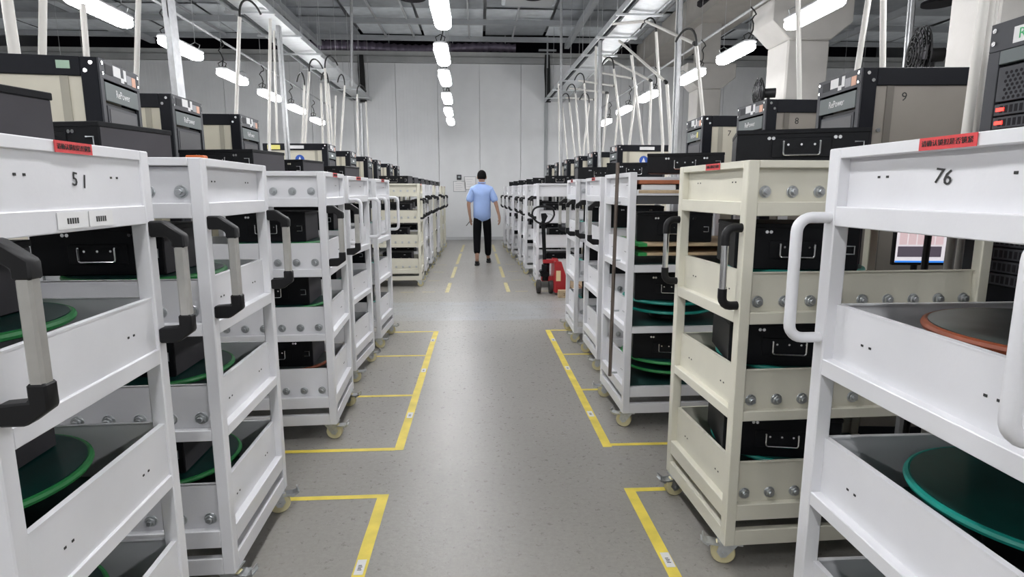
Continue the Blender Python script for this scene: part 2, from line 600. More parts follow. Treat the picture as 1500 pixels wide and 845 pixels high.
lamp0 = make_lamp()
LZ = 3.0
sc_l = (LZ - 1.4) / (3.2 - 1.4)
rows_l = [
    ('centre', 'over the aisle', [(-0.369, 6.35), (-0.471, 8.27), (-0.529, 9.95), (-0.605, 12.1), (-0.68, 14.1), (-0.72, 16.0)]),
    ('left', 'of the left lamp row', [(-3.813, 6.47), (-3.80, 8.1), (-3.93, 10.03), (-3.99, 11.9), (-4.05, 13.8), (-4.2, 16.1)]),
    ('right', 'of the right lamp row', [(3.447, 6.14), (3.427, 7.96), (3.419, 9.6), (3.30, 11.6), (3.32, 13.6), (3.41, 16.0)])]
ords = ['nearest', 'second', 'third', 'fourth', 'fifth', 'farthest']
n_l = 0
lamp_kids = None
for nm, ph, pl in rows_l:
    for i, (x, y) in enumerate(pl):
        o = lamp0 if n_l == 0 else copy_tree(lamp0)
        n_l += 1
        o.location = (x * sc_l, y * sc_l + 0.09, LZ)
        o['label'] = 'glowing white capsule lamp on wires, %s in view %s' % (ords[i], ph)
        o['group'] = 'hanging lamps in three rows'
    # the rows go on unseen overhead and behind the camera, kept for their light
    for j, y in enumerate((3.5, 1.5, -0.5, -2.5, -4.5)):
        o = copy_tree(lamp0)
        o.location = (pl[0][0] * sc_l, y, LZ)
        o['label'] = 'capsule lamp of the %s row, %s' % (nm, ('overhead just before the view', 'overhead above the first carts', 'directly above the camera', 'first behind the camera', 'second behind the camera')[j])
        o['group'] = 'overhead lamps outside the frame, %s row' % nm
for xx in (-8.2, 8.2):  # extra lamp rows out of view, added to light the hall
    for j, y in enumerate((1, 5, 9, 13)):
        o = copy_tree(lamp0)
        o.location = (xx, y, LZ)
        o['label'] = 'added unseen capsule lamp in the outer %s row, %s along it' % ('left' if xx < 0 else 'right', ('first', 'second', 'third', 'fourth')[j])
        o['group'] = 'added outer row lamps %s' % ('left' if xx < 0 else 'right')
# lamp support pipes running along the side rows
for x0, x1, w in ((-3.75, -3.95, 'left'), (3.42, 3.36, 'right')):
    tag(MB().cyl((x0, 3.0, 3.62), (x1, 16.8, 3.62), 0.018, 8).build('support_pipe', GALV), 'thin straight pipe running above the %s lamp row' % w, 'pipe')

# ------------------------------------------------------------------ carts
CW, CL, CP = 0.617, 0.92, 0.04
LEVELS = [(0.26, 0.42), (0.62, 0.77), (0.98, 1.12), (1.36, 1.475)]
RAILS = [(0.10, 0.16), (0.20, 0.262), (0.585, 0.622), (0.94, 0.982), (1.315, 1.362), (1.475, 1.50)]


def add_caster(par, x, y, yaw, brake=True):
    c = bpy.data.objects.new('caster', None)
    # caster: fork mesh is the part, wheel and pedal are its pieces
    bpy.data.objects.remove(c)
    f = MB()
    f.box(-0.045, -0.035, -0.006, 0.045, 0.035, 0.0)
    f.cyl((0, 0, -0.016), (0, 0, -0.006), 0.027, 14)
    for s in (-1, 1):
        f.prism([(-0.032, -0.008), (0.034, -0.008), (0.046, -0.050), (0.030, -0.072), (0.012, -0.068)], 'y', s * 0.019, s * 0.022)
    f.cyl((0.022, -0.028, -0.054), (0.022, 0.028, -0.054), 0.006, 8)
    fo = f.build('caster', ZINC, par)
    fo.location = (x, y, 0.1)
    fo.rotation_euler = (0, 0, yaw)
    w = MB()
    w.cyl((0.022, -0.016, -0.054), (0.022, 0.016, -0.054), 0.045, 24)
    w.build('wheel', NYLON, fo, bevel=0.004, label='yellowed nylon wheel')
    if brake:
        b = MB()
        b.box(0.03, -0.024, -0.024, 0.085, 0.024, -0.018)
        b.prism([(0.07, -0.02), (0.105, -0.012), (0.10, -0.020), (0.075, -0.034)], 'y', -0.020, 0.020)
        b.box(0.095, -0.02, -0.02, 0.10, 0.02, 0.004)
        b.build('brake_pedal', ZINC, fo)
    return fo


def make_handle(style, par, y):
    if style == 'angular':
        h = MB().box(0.056, y - 0.014, 1.055, 0.083, y + 0.014, 1.26).build('handle', ALU, par, bevel=0.005, label='grey aluminium grip bar')
        t = MB().prism([(0.0, 1.322), (0.035, 1.322), (0.086, 1.285), (0.086, 1.252), (0.053, 1.252), (0.053, 1.27), (0.04, 1.28), (0.0, 1.28)], 'y', y - 0.017, y + 0.017)
        t.build('bracket', RUBBER, h, bevel=0.004, label='black plastic end bracket')
        t = MB().prism([(0.0, 0.996), (0.045, 0.996), (0.086, 1.025), (0.086, 1.072), (0.053, 1.072), (0.053, 1.040), (0.0, 1.036)], 'y', y - 0.017, y + 0.017)
        t.build('bracket', RUBBER, h, bevel=0.004, label='black plastic end bracket')
    elif style == 'tube':
        p = [(0.0, 1.335)] + arc(0.045, 1.300, 0.035, 90, 0) + arc(0.045, 1.068, 0.035, 0, -90) + [(0.0, 1.033)]
        MB().tube([(a, y, b) for a, b in p], 0.0135, 12).build('handle', WHITE, par, label='white bent tube handle')
    else:
        p = [(0.055, 1.235), (0.055, 1.045)]
        h = MB().tube([(a, y, b) for a, b in p], 0.0125, 14).build('handle', CHROME, par, label='chrome grip tube')
        for s, zc in ((1, 1.235), (-1, 1.045)):
            q = [(0.0, zc + s * 0.04), (0.02, zc + s * 0.04)] + (arc(0.025, zc + s * 0.01, 0.03, 90 * s, 0, 4)) + [(0.055, zc - s * 0.02)]
            MB().tube([(a, y, b) for a, b in q], 0.0155, 12).build('bracket', RUBBER, h, label='black rubber elbow')


def make_cart(col, colname, style, side, near=True, open_side=False, sticker=True, flush=False, side_plain=False, open_rear=False, paper=False):
    """side: -1 carts whose local -y side faces the camera, +1 the local +y side"""
    t = thing('shelf_cart', 'x', 'cart')
    h = CW / 2
    post = MB().box(0, 0, 0.10, CP, CP, 1.50).build('post', col, t, bevel=0.003)
    post.location = (-CP, -h, 0)
    for x, y in ((-CP, h - CP), (-CL, -h), (-CL, h - CP)):
        inst(post, t, (x, y, 0))
    for (z0, z1) in RAILS:
        sz0, sz1 = (1.372, 1.405) if (open_side and z1 == 1.362) else (z0, z1)
        if near:
            r = MB().box(-CP + 0.001, -h + CP, z0, -0.001, h - CP, z1).build('rail', col, t, bevel=0.002)
            inst(r, t, (-CL + CP, 0, 0))
            if open_side and z1 == 1.50:
                continue
            r = MB().box(-CL + CP, -h + 0.001, sz0, -CP, -h + CP - 0.012, sz1).build('rail', col, t, bevel=0.002)
            r2 = inst(r, t, (0, CW - CP + 0.010, 0))
        else:
            r = MB()
            r.box(-CP + 0.001, -h + CP, z0, -0.001, h - CP, z1)
            r.box(-CL + 0.001, -h + CP, z0, -CL + CP, h - CP, z1)
            r.box(-CL + CP, -h + 0.001, z0, -CP, -h + CP - 0.012, z1)
            r.box(-CL + CP, h - CP + 0.012, z0, -CP, h - 0.001, z1)
            r.build('rail_frame', col, t)
    for li, (z0, z1) in enumerate(LEVELS):
        # end panels
        xf = -0.008 if flush else -0.028
        e = MB().box(xf - 0.004, -h + CP, z0, xf, h - CP, z1)
        e.box(xf - 0.014, -h + CP, z1 - 0.003, xf + 0.001, h - CP, z1 + 0.001)
        e = e.build('end_panel', col, t)
        if not open_rear and li != 2:
            inst(e, t, (-CL + 0.05, 0, 0))
        if near:
            mk = MB()
            for yy in (-0.17, -0.145, 0.14, 0.165):
                zz = z0 + 0.065 if li < 3 else z0 + 0.07
                mk.box(xf, yy - 0.003, zz - 0.003, xf + 0.0012, yy + 0.004, zz + 0.002)
            mk.build('slot_marks', INK, e, label='tiny dark mounting slots', kind='stuff')
        # side panels
        if not open_side:
            s_ = MB()
            s_.box(-CL + CP, -0.002, z0, -CP, 0.002, z1)
            s_.box(-CL + CP, -0.002, z1 - 0.003, -CP, 0.010, z1 + 0.001)
            s_ = s_.build('side_panel', col, t)
            s_.location = (0, -h + 0.03, 0)
            if side > 0:
                s_.location = (0, h - 0.03, 0)
            if not (open_rear and li == 2):
                inst(s_, t, (0, side * -(h - 0.03), 0))
            front = s_
            nz = z0 + 0.036
            if not side_plain:
                if near:
                    n0 = None
                    for kx in range(9):
                        xx = -0.077 - 0.097 * kx
                        if xx < -CL + 0.05:
                            break
                        loc = (xx, side * 0.002, nz)
                        if n0 is None:
                            q = MB()
                            q.cyl((0, 0, 0), (0, side * 0.003, 0), 0.021, 16)
                            q.cyl((0, side * 0.003, 0), (0, side * 0.013, 0), 0.017, 6)
                            q.cyl((0, side * 0.013, 0), (0, side * 0.021, 0), 0.009, 10)
                            n0 = q.build('hex_nut', ZINC, front, bevel=0.001, label='zinc hex nut on bolt')
                            n0.location = loc
                        else:
                            inst(n0, front, loc)
                else:
                    q = MB()
                    for kx in range(8):
                        xx = -0.077 - 0.097 * kx
                        q.cyl((xx, side * 0.002, nz), (xx, side * 0.012, nz), 0.017, 6)
                    q.build('hex_nuts', ZINC, front, label='row of zinc hex nuts', kind='stuff')
        if open_side and li == 3:
            MB().box(-CL + 0.045, -h + 0.012, 1.325, -0.045, h - 0.012, 1.371).build('under_tray', mat('dark_steel_tray', (0.06, 0.06, 0.062), 0.5), t, label='dark steel tray under the top')
        # tray floors
        if li < 3:
            MB().box(-CL + 0.045, -h + 0.035, z0 - 0.01, -0.04, h - 0.035, z0 + 0.004).build('tray_floor', TRAYG, t, label='dark green tray floor')
        elif not open_side:
            MB().box(-CL + 0.045, -h + 0.035, 1.462, -0.04, h - 0.035, 1.474).build('top_shelf', col, t)
    for y in (-h + 0.022, h - 0.022):
        if style:
            make_handle(style, t, y)
    for x in (-0.045, -CL + 0.055):
        for y in (-h + 0.05, h - 0.05):
            yaw = random.uniform(-0.6, 0.5) if x > -0.1 else PI
            add_caster(t, x, y, yaw, x > -0.1)
    if paper:
        for yy, w_ in ((-0.03, 0.05), (0.07, 0.045)):
            pp = MB().box(0.0, yy - w_, 1.322, 0.001, yy + w_, 1.356).build('paper_label', PAPER, t, label='white paper label on the rail')
            q = MB()
            for k in range(5):
                q.box(0.001, yy - 0.02 + k * 0.008, 1.332, 0.0016, yy - 0.015 + k * 0.008, 1.344)
            q.build('print', INK, pp, kind='stuff')
    if sticker:
        s_ = MB().box(0, -0.062, 1.476, 0.0015, 0.062, 1.4995).build('red_sticker', REDST, t, label='red sticker with black characters')
        s_.location = (0.0005, 0.0 if side < 0 else 0.03, 0)
        if near:
            l_ = lettering('请确认锁扣是否锁紧', 0.0125, INK, s_, (0.002, 0, 1.4875), '+x')
    return t


_protos = {}


def place_cart(key, cx, cy, yaw, side, label, group, handwriting=None, **kw):
    if key in _protos and not handwriting:
        o = copy_tree(_protos[key])
        # handwriting stays with its own cart
    else:
        o = make_cart(side=side, **kw)
        if not handwriting:
            _protos[key] = o
    o.location = (cx, cy, 0)
    o.rotation_euler = (0, 0, yaw if side < 0 else PI + yaw)
    o['label'] = label
    o['group'] = group
    if handwriting:
        txt, ly, lz = handwriting
        panel_x = -0.007 if kw.get('flush') else -0.027
        q = lettering(txt, 0.042, INK, o, (panel_x + 0.0005, ly, lz), '+x', label='handwritten number')
        q.rotation_euler = (PI / 2, 0.15, PI / 2)
    return o


GN = 'shelf carts nearest the camera'
GM = 'shelf carts of the second block'
GF = 'shelf carts of the far block'
h = CW / 2
# near left (end face near corner x,y ; fitted)
place_cart('l1', -0.845, 1.31, -0.045 * -1, -1, 'white shelf cart marked 51 at the left edge, nearest the camera', GN, handwriting=('5 1', 0.02, 1.42),
           col=WHITE, colname='white', style='angular', flush=True, paper=True)
place_cart('l2', -0.855, 2.19, 0.031, -1, 'second white shelf cart on the left, grey-barred handles, before the floor gap', GN,
           col=WHITE, colname='white', style='angular', sticker=False)
place_cart('l3', -0.825, 3.50, 0.055, -1, 'white shelf cart first past the floor gap on the left, grey-barred handles', GM,
           col=WHITE, colname='white', style='angular')
place_cart('l4', -0.89, 4.50, -0.05, -1, 'white shelf cart with bent tube handles, middle of the second left block', GM,
           col=WHITE, colname='white', style='tube')
place_cart('l4', -0.865, 5.46, -0.04, -1, 'white shelf cart with bent tube handles, beside the cross-aisle on the left', GM,
           col=WHITE, colname='white', style='tube')
# near right
cart76 = place_cart('r1', 0.86, 1.095, 0.0, 1, 'white shelf cart marked 76 at the right edge, nearest the camera', GN, handwriting=('76', 0.0, 1.425),
           col=WHITE, colname='white', style='tube')
cart76.scale = (1, 1.09, 1)
place_cart('r2', 0.884, 2.25, 0.035, 1, 'beige shelf cart with black and chrome handles, second on the right', GN,
           col=BEIGE, colname='beige', style='round', open_rear=True)
place_cart('r3', 0.832, 3.57, 0.015, 1, 'open-sided white shelf cart with a brown steel rod on its end', GM,
           col=WHITE, colname='white', style=None, open_side=True, sticker=False)
place_cart('r4', 0.903, 4.69, 0.0, 1, 'white shelf cart with grey-barred handles behind the rod-fitted cart', GM,
           col=WHITE, colname='white', style='angular')
place_cart('r4', 0.870, 5.56, -0.02, 1, 'white shelf cart at the cross-aisle on the right, beside the pallet jack', GM,
           col=WHITE, colname='white', style='angular')
# far left block
far_l = [(-0.855, 8.93, 'b'), (-0.87, 9.93, 'w'), (-0.86, 10.95, 'w'), (-0.87, 11.95, 'b'), (-0.86, 12.95, 'w'), (-0.86, 13.95, 'b'), (-0.84, 14.95, 'b')]
ow = ['first', 'second', 'third', 'fourth', 'fifth', 'sixth', 'seventh']
for i, (x, y, c_) in enumerate(far_l):
    place_cart('fl' + c_, x, y, 0.03, -1, '%s shelf cart in the far left row, %s from the cross-aisle' % ('beige' if c_ == 'b' else 'white', ow[i]), GF,
               col=BEIGE if c_ == 'b' else WHITE, colname='', style='round' if c_ == 'b' else 'angular', near=False, sticker=(c_ == 'b'))
far_r = [(0.83, 8.75, 'p'), (0.775, 10.15, 'w'), (0.76, 11.3, 'w'), (0.70, 12.55, 'w'), (0.66, 13.7, 'w'), (0.62, 14.85, 'w')]
for i, (x, y, c_) in enumerate(far_r):
    place_cart('fr' + c_, x, y, -0.02, 1, 'white shelf cart in the far right row, %s from the cross-aisle' % ow[i], GF,
               col=WHITE, colname='', style='round' if c_ == 'w' else 'angular', near=False, sticker=False, side_plain=(c_ == 'p'))


# brown latch rod on R3
rod = thing('latch_rod', 'brown steel rod standing against the end of the open-sided white cart', 'rod', (0.80, 3.46, 0))
MB().cyl((0, 0, 0.27), (0.012, 0, 1.56), 0.011, 12).build('rod', STEELR, rod)
for z in (0.29, 0.68, 0.99, 1.33):
    MB().cyl((-0.004, 0, z), (0.045, 0, z), 0.006, 8).build('pin', ZINC, rod, label='zinc cross pin')


# ------------------------------------------------------------------ turntable discs and cases
def make_disc(rim, top):
    t = thing('round_plate', 'x', 'plate')
    MB().cyl((0, 0, 0.115), (0, 0, 0.133), 0.246, 56).build('plate_top', top, t)
    m = MB()
    m.tube([(0.25 * math.cos(2 * PI * k / 64), 0.25 * math.sin(2 * PI * k / 64), 0.123) for k in range(64)], 0.0095, 8, closed=True)
    m.build('rim', rim, t, label='coloured edge band')
    MB().cyl((0, 0, 0.0), (0, 0, 0.115), 0.10, 24, 0.08).build('pedestal', RUBBER, t)
    return t


def make_case(w, d, hh, flat):
    """front (handle) faces local -y, aisle side is +x"""
    t = thing('metal_case', 'x', 'case')
    MB().box(-w / 2, -d / 2, 0, w / 2, d / 2, hh - 0.006).build('case_body', BLACKM, t, bevel=0.003)
    MB().box(-w / 2 - 0.003, -d / 2 - 0.003, hh - 0.016, w / 2 + 0.003, d / 2 + 0.003, hh).build('lid', BLACKM, t, bevel=0.002)
    MB().box(w / 2, -d / 2 + 0.004, 0.004, w / 2 + 0.002, d / 2 - 0.004, hh - 0.018).build('side_plate', GREYSIDE, t, label='dark grey side plate')
    MB().box(-w / 2 - 0.002, -d / 2 + 0.004, 0.004, -w / 2, d / 2 - 0.004, hh - 0.018).build('side_plate', BLACKM, t)
    # pressed plate behind the handle
    zc = hh * 0.42
    hw = 0.075
    MB().box(-hw - 0.02, -d / 2 - 0.0025, zc - 0.032, hw + 0.02, -d / 2, zc + 0.036).build('handle_plate', BLACKM, t, bevel=0.002)
    b = MB()
    p = [(-0.058, 0.022), (-0.058, -0.014)] + arc(-0.050, -0.016, 0.008, 180, 270, 3) + arc(0.050, -0.016, 0.008, 270, 360, 3) + [(0.058, -0.014), (0.058, 0.022)]
    b.tube([(x, -d / 2 - 0.010, zc + z) for x, z in p], 0.0035, 8)
    for s in (-1, 1):
        b.cyl((s * 0.058, -d / 2, zc + 0.022), (s * 0.058, -d / 2 - 0.010, zc + 0.022), 0.0035, 8)
    b.build('handle', CHROME, t, label='chrome wire handle')
    r = MB()
    for s in (-0.042, 0, 0.042):
        r.cyl((s, -d / 2 - 0.0022, zc + 0.012), (s, -d / 2 - 0.005, zc + 0.012), 0.004, 8)
    for s in (-1, 1):
        for k in (0, 0.014):
            r.cyl((s * 0.105 + k, -d / 2, hh - 0.030), (s * 0.105 + k, -d / 2 - 0.003, hh - 0.030), 0.006, 10)
    r.build('rivets', CHROME, t, label='paired chrome rivets', kind='stuff')
    # connector block near the right edge
    q = MB()
    q.tube([(w / 2 - 0.045, -d / 2 - 0.004, zc + 0.018), (w / 2 - 0.018, -d / 2 - 0.004, zc + 0.018), (w / 2 - 0.018, -d / 2 - 0.004, zc - 0.01), (w / 2 - 0.045, -d / 2 - 0.004, zc - 0.01)], 0.0025, 6)
    q.build('latch', ZINC, t)
    return t


disc_green = make_disc(GRNRIM, GREENT)
disc_teal = make_disc(TEALRIM, GREENT)
disc_orange = make_disc(ORRIM, DULLPL)
case_low = make_case(0.42, 0.31, 0.112, True)
case_tray = make_case(0.42, 0.32, 0.165, False)
_used = set()


def take(proto):
    if proto.name not in _used:
        _used.add(proto.name)
        return proto
    return copy_tree(proto)


def place(proto, loc, rz, label, group):
    o = take(proto)
    o.location = loc
    o.rotation_euler = (0, 0, rz)
    o['label'] = label
    o['group'] = group
    return o


lv = ['bottom', 'middle', 'upper']
# cart list: (phrase, side, face x, centre y, case offset from the end face, rims for 3 trays, yaw)
carts = [
    ('the nearest left cart', -1, -0.845, 1.31, 0.44, ('g', 'g', 'g'), 0.045),
    ('the second left cart', -1, -0.855, 2.19, 0.42, ('g', 'g', 'g'), 0.03),
    ('the third left cart', -1, -0.825, 3.50, 0.36, ('o', 'g', 'g'), 0.05),
    ('the fourth left cart', -1, -0.89, 4.50, 0.36, ('t', 't', 't'), -0.05),
    ('the fifth left cart', -1, -0.865, 5.46, 0.36, ('t', 't', 't'), -0.04),
    ('the nearest right cart', 1, 0.86, 1.095, 0.56, ('t', 't', 'o'), 0.0),
    ('the beige cart on the right', 1, 0.884, 2.25, 0.285, ('t', 't', 't'), 0.03),
    ('the open-sided right cart', 1, 0.832, 3.57, 0.33, ('g', 't', None), 0.015),
    ('the fourth right cart', 1, 0.903, 4.69, 0.33, ('t', 't', 't'), 0.0),
    ('the fifth right cart', 1, 0.870, 5.56, 0.33, ('t', 't', 't'), -0.02),
]
dm = {'g': (disc_green, 'green-edged'), 't': (disc_teal, 'teal-edged'), 'o': (disc_orange, 'orange-edged scuffed')}
GP = 'round plates in the cart trays'
for ci, (ph, sd, fx, cy, off, rims, yw) in enumerate(carts):
    cyaw = yw if sd < 0 else -0.20
    for li in range(3):
        z0, z1 = LEVELS[li]
        zc = z0 + 0.005 + 0.1335
        if rims[li]:
            pr, word = dm[rims[li]]
            o = place(pr, (fx + sd * 0.345, cy, z0 + 0.005), 0, '%s round plate in the %s tray of %s' % (word, lv[li], ph), GP)
            if ci == 7:
                o.scale = (1.08, 1.08, 1.0)
        if ci == 7 and li == 2:
            zc = 1.107
        dy = -0.05 if sd > 0 else 0.0
        if ci == 5 and li == 1:
            dy = 0.06
        place(case_tray, (fx + sd * off, cy + dy, zc), cyaw, 'black metal case on the %s tray plate of %s' % (lv[li], ph), 'black cases in the cart trays')
    if ci == 5:
        continue
    # case on top of the cart
    cx_ = {0: -1.175, 1: -1.34, 2: -1.34, 3: -1.38, 4: -1.33, 6: 1.18, 7: 1.235, 8: 1.25, 9: 1.17}[ci]
    yy = cy + {0: -0.02, 1: -0.06, 2: -0.12, 3: -0.1, 6: -0.06, 7: -0.05}.get(ci, 0.0)
    place(case_low, (cx_, yy, 1.4995), -0.21 if sd < 0 else -0.36, 'flat black metal case lying on top of %s' % ph, 'flat cases on top of the near carts')

# extra plates and boards of the open-sided cart
for li, zz, w_ in ((0, -0.06, 'green'), (1, -0.06, 'teal')):
    m = MB().cyl((0, 0, 0.0), (0, 0, 0.018), 0.262, 48)
    t = thing('round_plate', '%s lower round plate under the %s tray plate of the open-sided right cart' % (w_, lv[li]), 'plate', (0.832 + 0.345, 3.57, LEVELS[li][0] + 0.062), 0, GP)
    m.build('plate_top', GREENT, t)
    MB().tube([(0.263 * math.cos(2 * PI * k / 56), 0.263 * math.sin(2 * PI * k / 56), 0.009) for k in range(56)], 0.009, 8, closed=True).build('rim', GRNRIM if li == 0 else TEALRIM, t, label='coloured edge band')
for z, m_, lab in ((1.035, WOOD, 'lower plywood board with green end in the upper tray of the open-sided cart'), (1.088, WOOD, 'upper plywood board with green end in the upper tray of the open-sided cart')):
    t = thing('plywood_board', lab, 'board', (0.90, 3.275, z), 0, 'plywood boards in the open-sided cart')
    MB().box(0.02, 0, 0, 0.80, 0.56, 0.016).build('panel', m_, t, bevel=0.002)
    MB().box(0.0, -0.002, -0.001, 0.05, 0.56, 0.017).build('end_cap', GRNRIM, t, label='green painted end')
for z, th, m_, lab in ((1.385, 0.018, WOOD, 'pale plywood board under the top of the open-sided cart'), (1.436, 0.022, BOARD, 'orange-brown board under the flat case of the open-sided cart')):
    tag(MB().box(0.888, 3.262, z, 1.66, 3.86, z + th).build('top_board', m_, bevel=0.002), lab, 'board', 'boards under the top case')
tag(MB().box(0.93, 3.29, 1.404, 1.60, 3.80, 1.435).build('spacer_block', RUBBER), 'dark spacer between the two top boards of the open-sided cart', 'block')
tag(MB().box(0.905, 3.27, 1.404, 1.10, 3.288, 1.433).build('label_strip', PAPER, bevel=0.004), 'white strip between the two top boards of the open-sided cart', 'strip')

# yellow-green foam blocks in the nearest left cart
FOAM = mat('yellow_green_foam', (0.34, 0.38, 0.08), 0.7, noise=0.06, nscale=20)
for i, (x, y, z) in enumerate(((-0.90, 1.10, 0.627), (-0.90, 1.50, 0.627))):
    tag(MB().box(-0.05, -0.05, 0, 0.03, 0.05, 0.075).build('foam_block', FOAM, bevel=0.003, loc=(x, y, z)), 'yellow-green foam block %s of the nearest left cart' % ('at the near end of the middle tray', 'at the far end of the middle tray', 'in the upper tray')[i], 'foam block', 'foam blocks in the nearest left cart')

oc = thing('orange_connector', 'small orange cable connector on top of the second left cart', 'connector', (-1.03, 2.27, 1.4995))
MB().box(-0.035, -0.02, 0, 0.03, 0.02, 0.028).build('body', mat('orange_plastic', (0.55, 0.14, 0.04), 0.5), oc, bevel=0.004)
MB().box(-0.05, -0.012, 0.005, -0.035, 0.012, 0.022).build('plug', RUBBER, oc, bevel=0.002)

# far carts: cases only
far_case_l = [(x, y, -1, i) for i, (x, y, c_) in enumerate(far_l)]
far_case_r = [(x, y, 1, i) for i, (x, y, c_) in enumerate(far_r)]
for (x, y, sd, i) in far_case_l + far_case_r:
    sw = 'left' if sd < 0 else 'right'
    for li in range(3):
        z0, _ = LEVELS[li]
        place(case_tray, (x + sd * (0.36 + 0.05 * ((i + li) % 2)), y, z0 + 0.005 + 0.06), 0.0, 'black case in the %s tray of the %s far %s cart' % (lv[li], ow[i], sw), 'black cases in the far carts')
    place(case_low, (x + sd * 0.36, y - 0.02, 1.4995), -0.1, 'flat black case on top of the %s far %s cart' % (ow[i], sw), 'flat cases on top of the far carts')

# ------------------------------------------------------------------ cabinets
CBW, CBD, CBH = 0.44, 0.82, 2.0


def make_cabinet(kind, near=True):
    t = thing('test_cabinet', 'x', 'cabinet')
    w2 = CBW / 2
    f = MB()
    for y in (-w2, w2 - 0.04):
        f.box(-0.075, y, 0.05, -0.004, y + 0.04, CBH)
        f.box(-CBD, y, 0.05, -CBD + 0.06, y + 0.04, CBH)
        f.box(-CBD + 0.06, y, CBH - 0.085, -0.075, y + 0.04, CBH)
        f.box(-CBD + 0.06, y, 0.05, -0.075, y + 0.04, 0.13)
    f.box(-CBD, -w2 + 0.04, CBH - 0.03, -0.004, w2 - 0.04, CBH)
    f.box(-CBD + 0.02, -w2 + 0.02, 0, -0.03, w2 - 0.02, 0.05)
    f.build('frame', NAVY, t, bevel=0.003)
    for s in (-1, 1):
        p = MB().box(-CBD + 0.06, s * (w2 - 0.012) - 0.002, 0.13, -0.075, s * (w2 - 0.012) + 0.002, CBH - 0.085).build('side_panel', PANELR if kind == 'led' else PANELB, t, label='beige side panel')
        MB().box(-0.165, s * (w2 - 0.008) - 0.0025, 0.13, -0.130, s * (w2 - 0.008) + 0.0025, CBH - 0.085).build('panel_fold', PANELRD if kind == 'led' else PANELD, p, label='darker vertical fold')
        if near:
            MB().cyl((-0.105, s * (w2 - 0.01), 1.70), (-0.105, s * (w2 - 0.002), 1.70), 0.010, 12).build('quarter_lock', ZINC, p)
    g = MB()
    g.box(-0.004, -w2, CBH - 0.088, 0.004, w2, CBH)
    g.box(-0.004, -w2, 0.05, 0.004, -w2 + 0.032, CBH - 0.088)
    g.box(-0.004, w2 - 0.032, 0.05, 0.004, w2, CBH - 0.088)
    g.build('front_bezel', FRONTG, t, bevel=0.001)
    sc_ = MB()
    for y in (-w2 + 0.022, w2 - 0.022):
        for z in (CBH - 0.02, CBH - 0.065):
            sc_.cyl((0.004, y, z), (0.008, y, z), 0.008, 8)
    for s in (-1, 1):
        for x in (-0.03, -0.055):
            sc_.cyl((x, s * w2, CBH - 0.025 - (0.035 if x < -0.04 else 0)), (x, s * (w2 + 0.003), CBH - 0.025 - (0.035 if x < -0.04 else 0)), 0.009, 8)
    sc_.build('screws', CHROME, t, label='chrome corner screws', kind='stuff')
    # stickers on the top band
    for (y0, y1, z0, z1, m_) in ((-0.165, -0.09, 0.025, 0.07, NAVY), (-0.08, 0.0, 0.03, 0.078, PAPER), (0.0, 0.035, 0.012, 0.035, PAPER), (0.035, 0.065, 0.025, 0.078, PAPER), (0.07, 0.125, 0.016, 0.06, PAPER2), (0.13, 0.175, 0.014, 0.06, ORST)):
        MB().box(0.004, y0, CBH - 0.088 + z0, 0.0055, y1, CBH - 0.088 + z1).build('sticker', m_, t, label='small printed sticker')
    MB().box(-0.002, -w2 + 0.036, CBH - 0.185, 0.006, w2 - 0.036, CBH - 0.10).build('logo_plate', PLATE, t, bevel=0.002, label='grey plate with white lettering')
    if near:
        lettering('RePower', 0.05, WLET, t, (0.007, 0.0, CBH - 0.143), '+x', label='white lettering', sx=0.85)
    else:
        MB().box(0.006, -0.05, CBH - 0.155, 0.007, 0.05, CBH - 0.13).build('logo_print', WLET, t)
    bk = MB().box(-0.03, -w2 + 0.033, 0.06, -0.012, w2 - 0.033, CBH - 0.19).build('inner_front', BLACKM, t)
    s_ = MB().box(-0.012, -w2 + 0.055, CBH - 0.50, 0.0, w2 - 0.05, CBH - 0.205).build('display_frame', FRONTG, t, bevel=0.002)
    MB().box(0.0, -w2 + 0.072, CBH - 0.485, 0.002, w2 - 0.067, CBH - 0.22).build('display', mat('dark_display', (0.035, 0.034, 0.038), 0.4), s_)
    # power modules with slotted fronts below
    if near:
        for i in range(5):
            z = CBH - 0.57 - i * 0.075
            md = MB().box(-0.012, -w2 + 0.045, z - 0.03, 0.002, w2 - 0.045, z + 0.03).build('power_module', FRONTG, t, bevel=0.002)
            v = MB()
            for k in range(10):
                yy = -0.10 + k * 0.026
                v.box(0.002, yy, z - 0.018, 0.0035, yy + 0.014, z + 0.018)
            v.build('vent_slots', SHADOWM, md, kind='stuff')
            if kind == 'led':
                MB().box(0.002, -w2 + 0.055, z - 0.008, 0.005, -w2 + 0.075, z + 0.008).build('indicator', LEDR, md, label='lit red indicator')
    return t


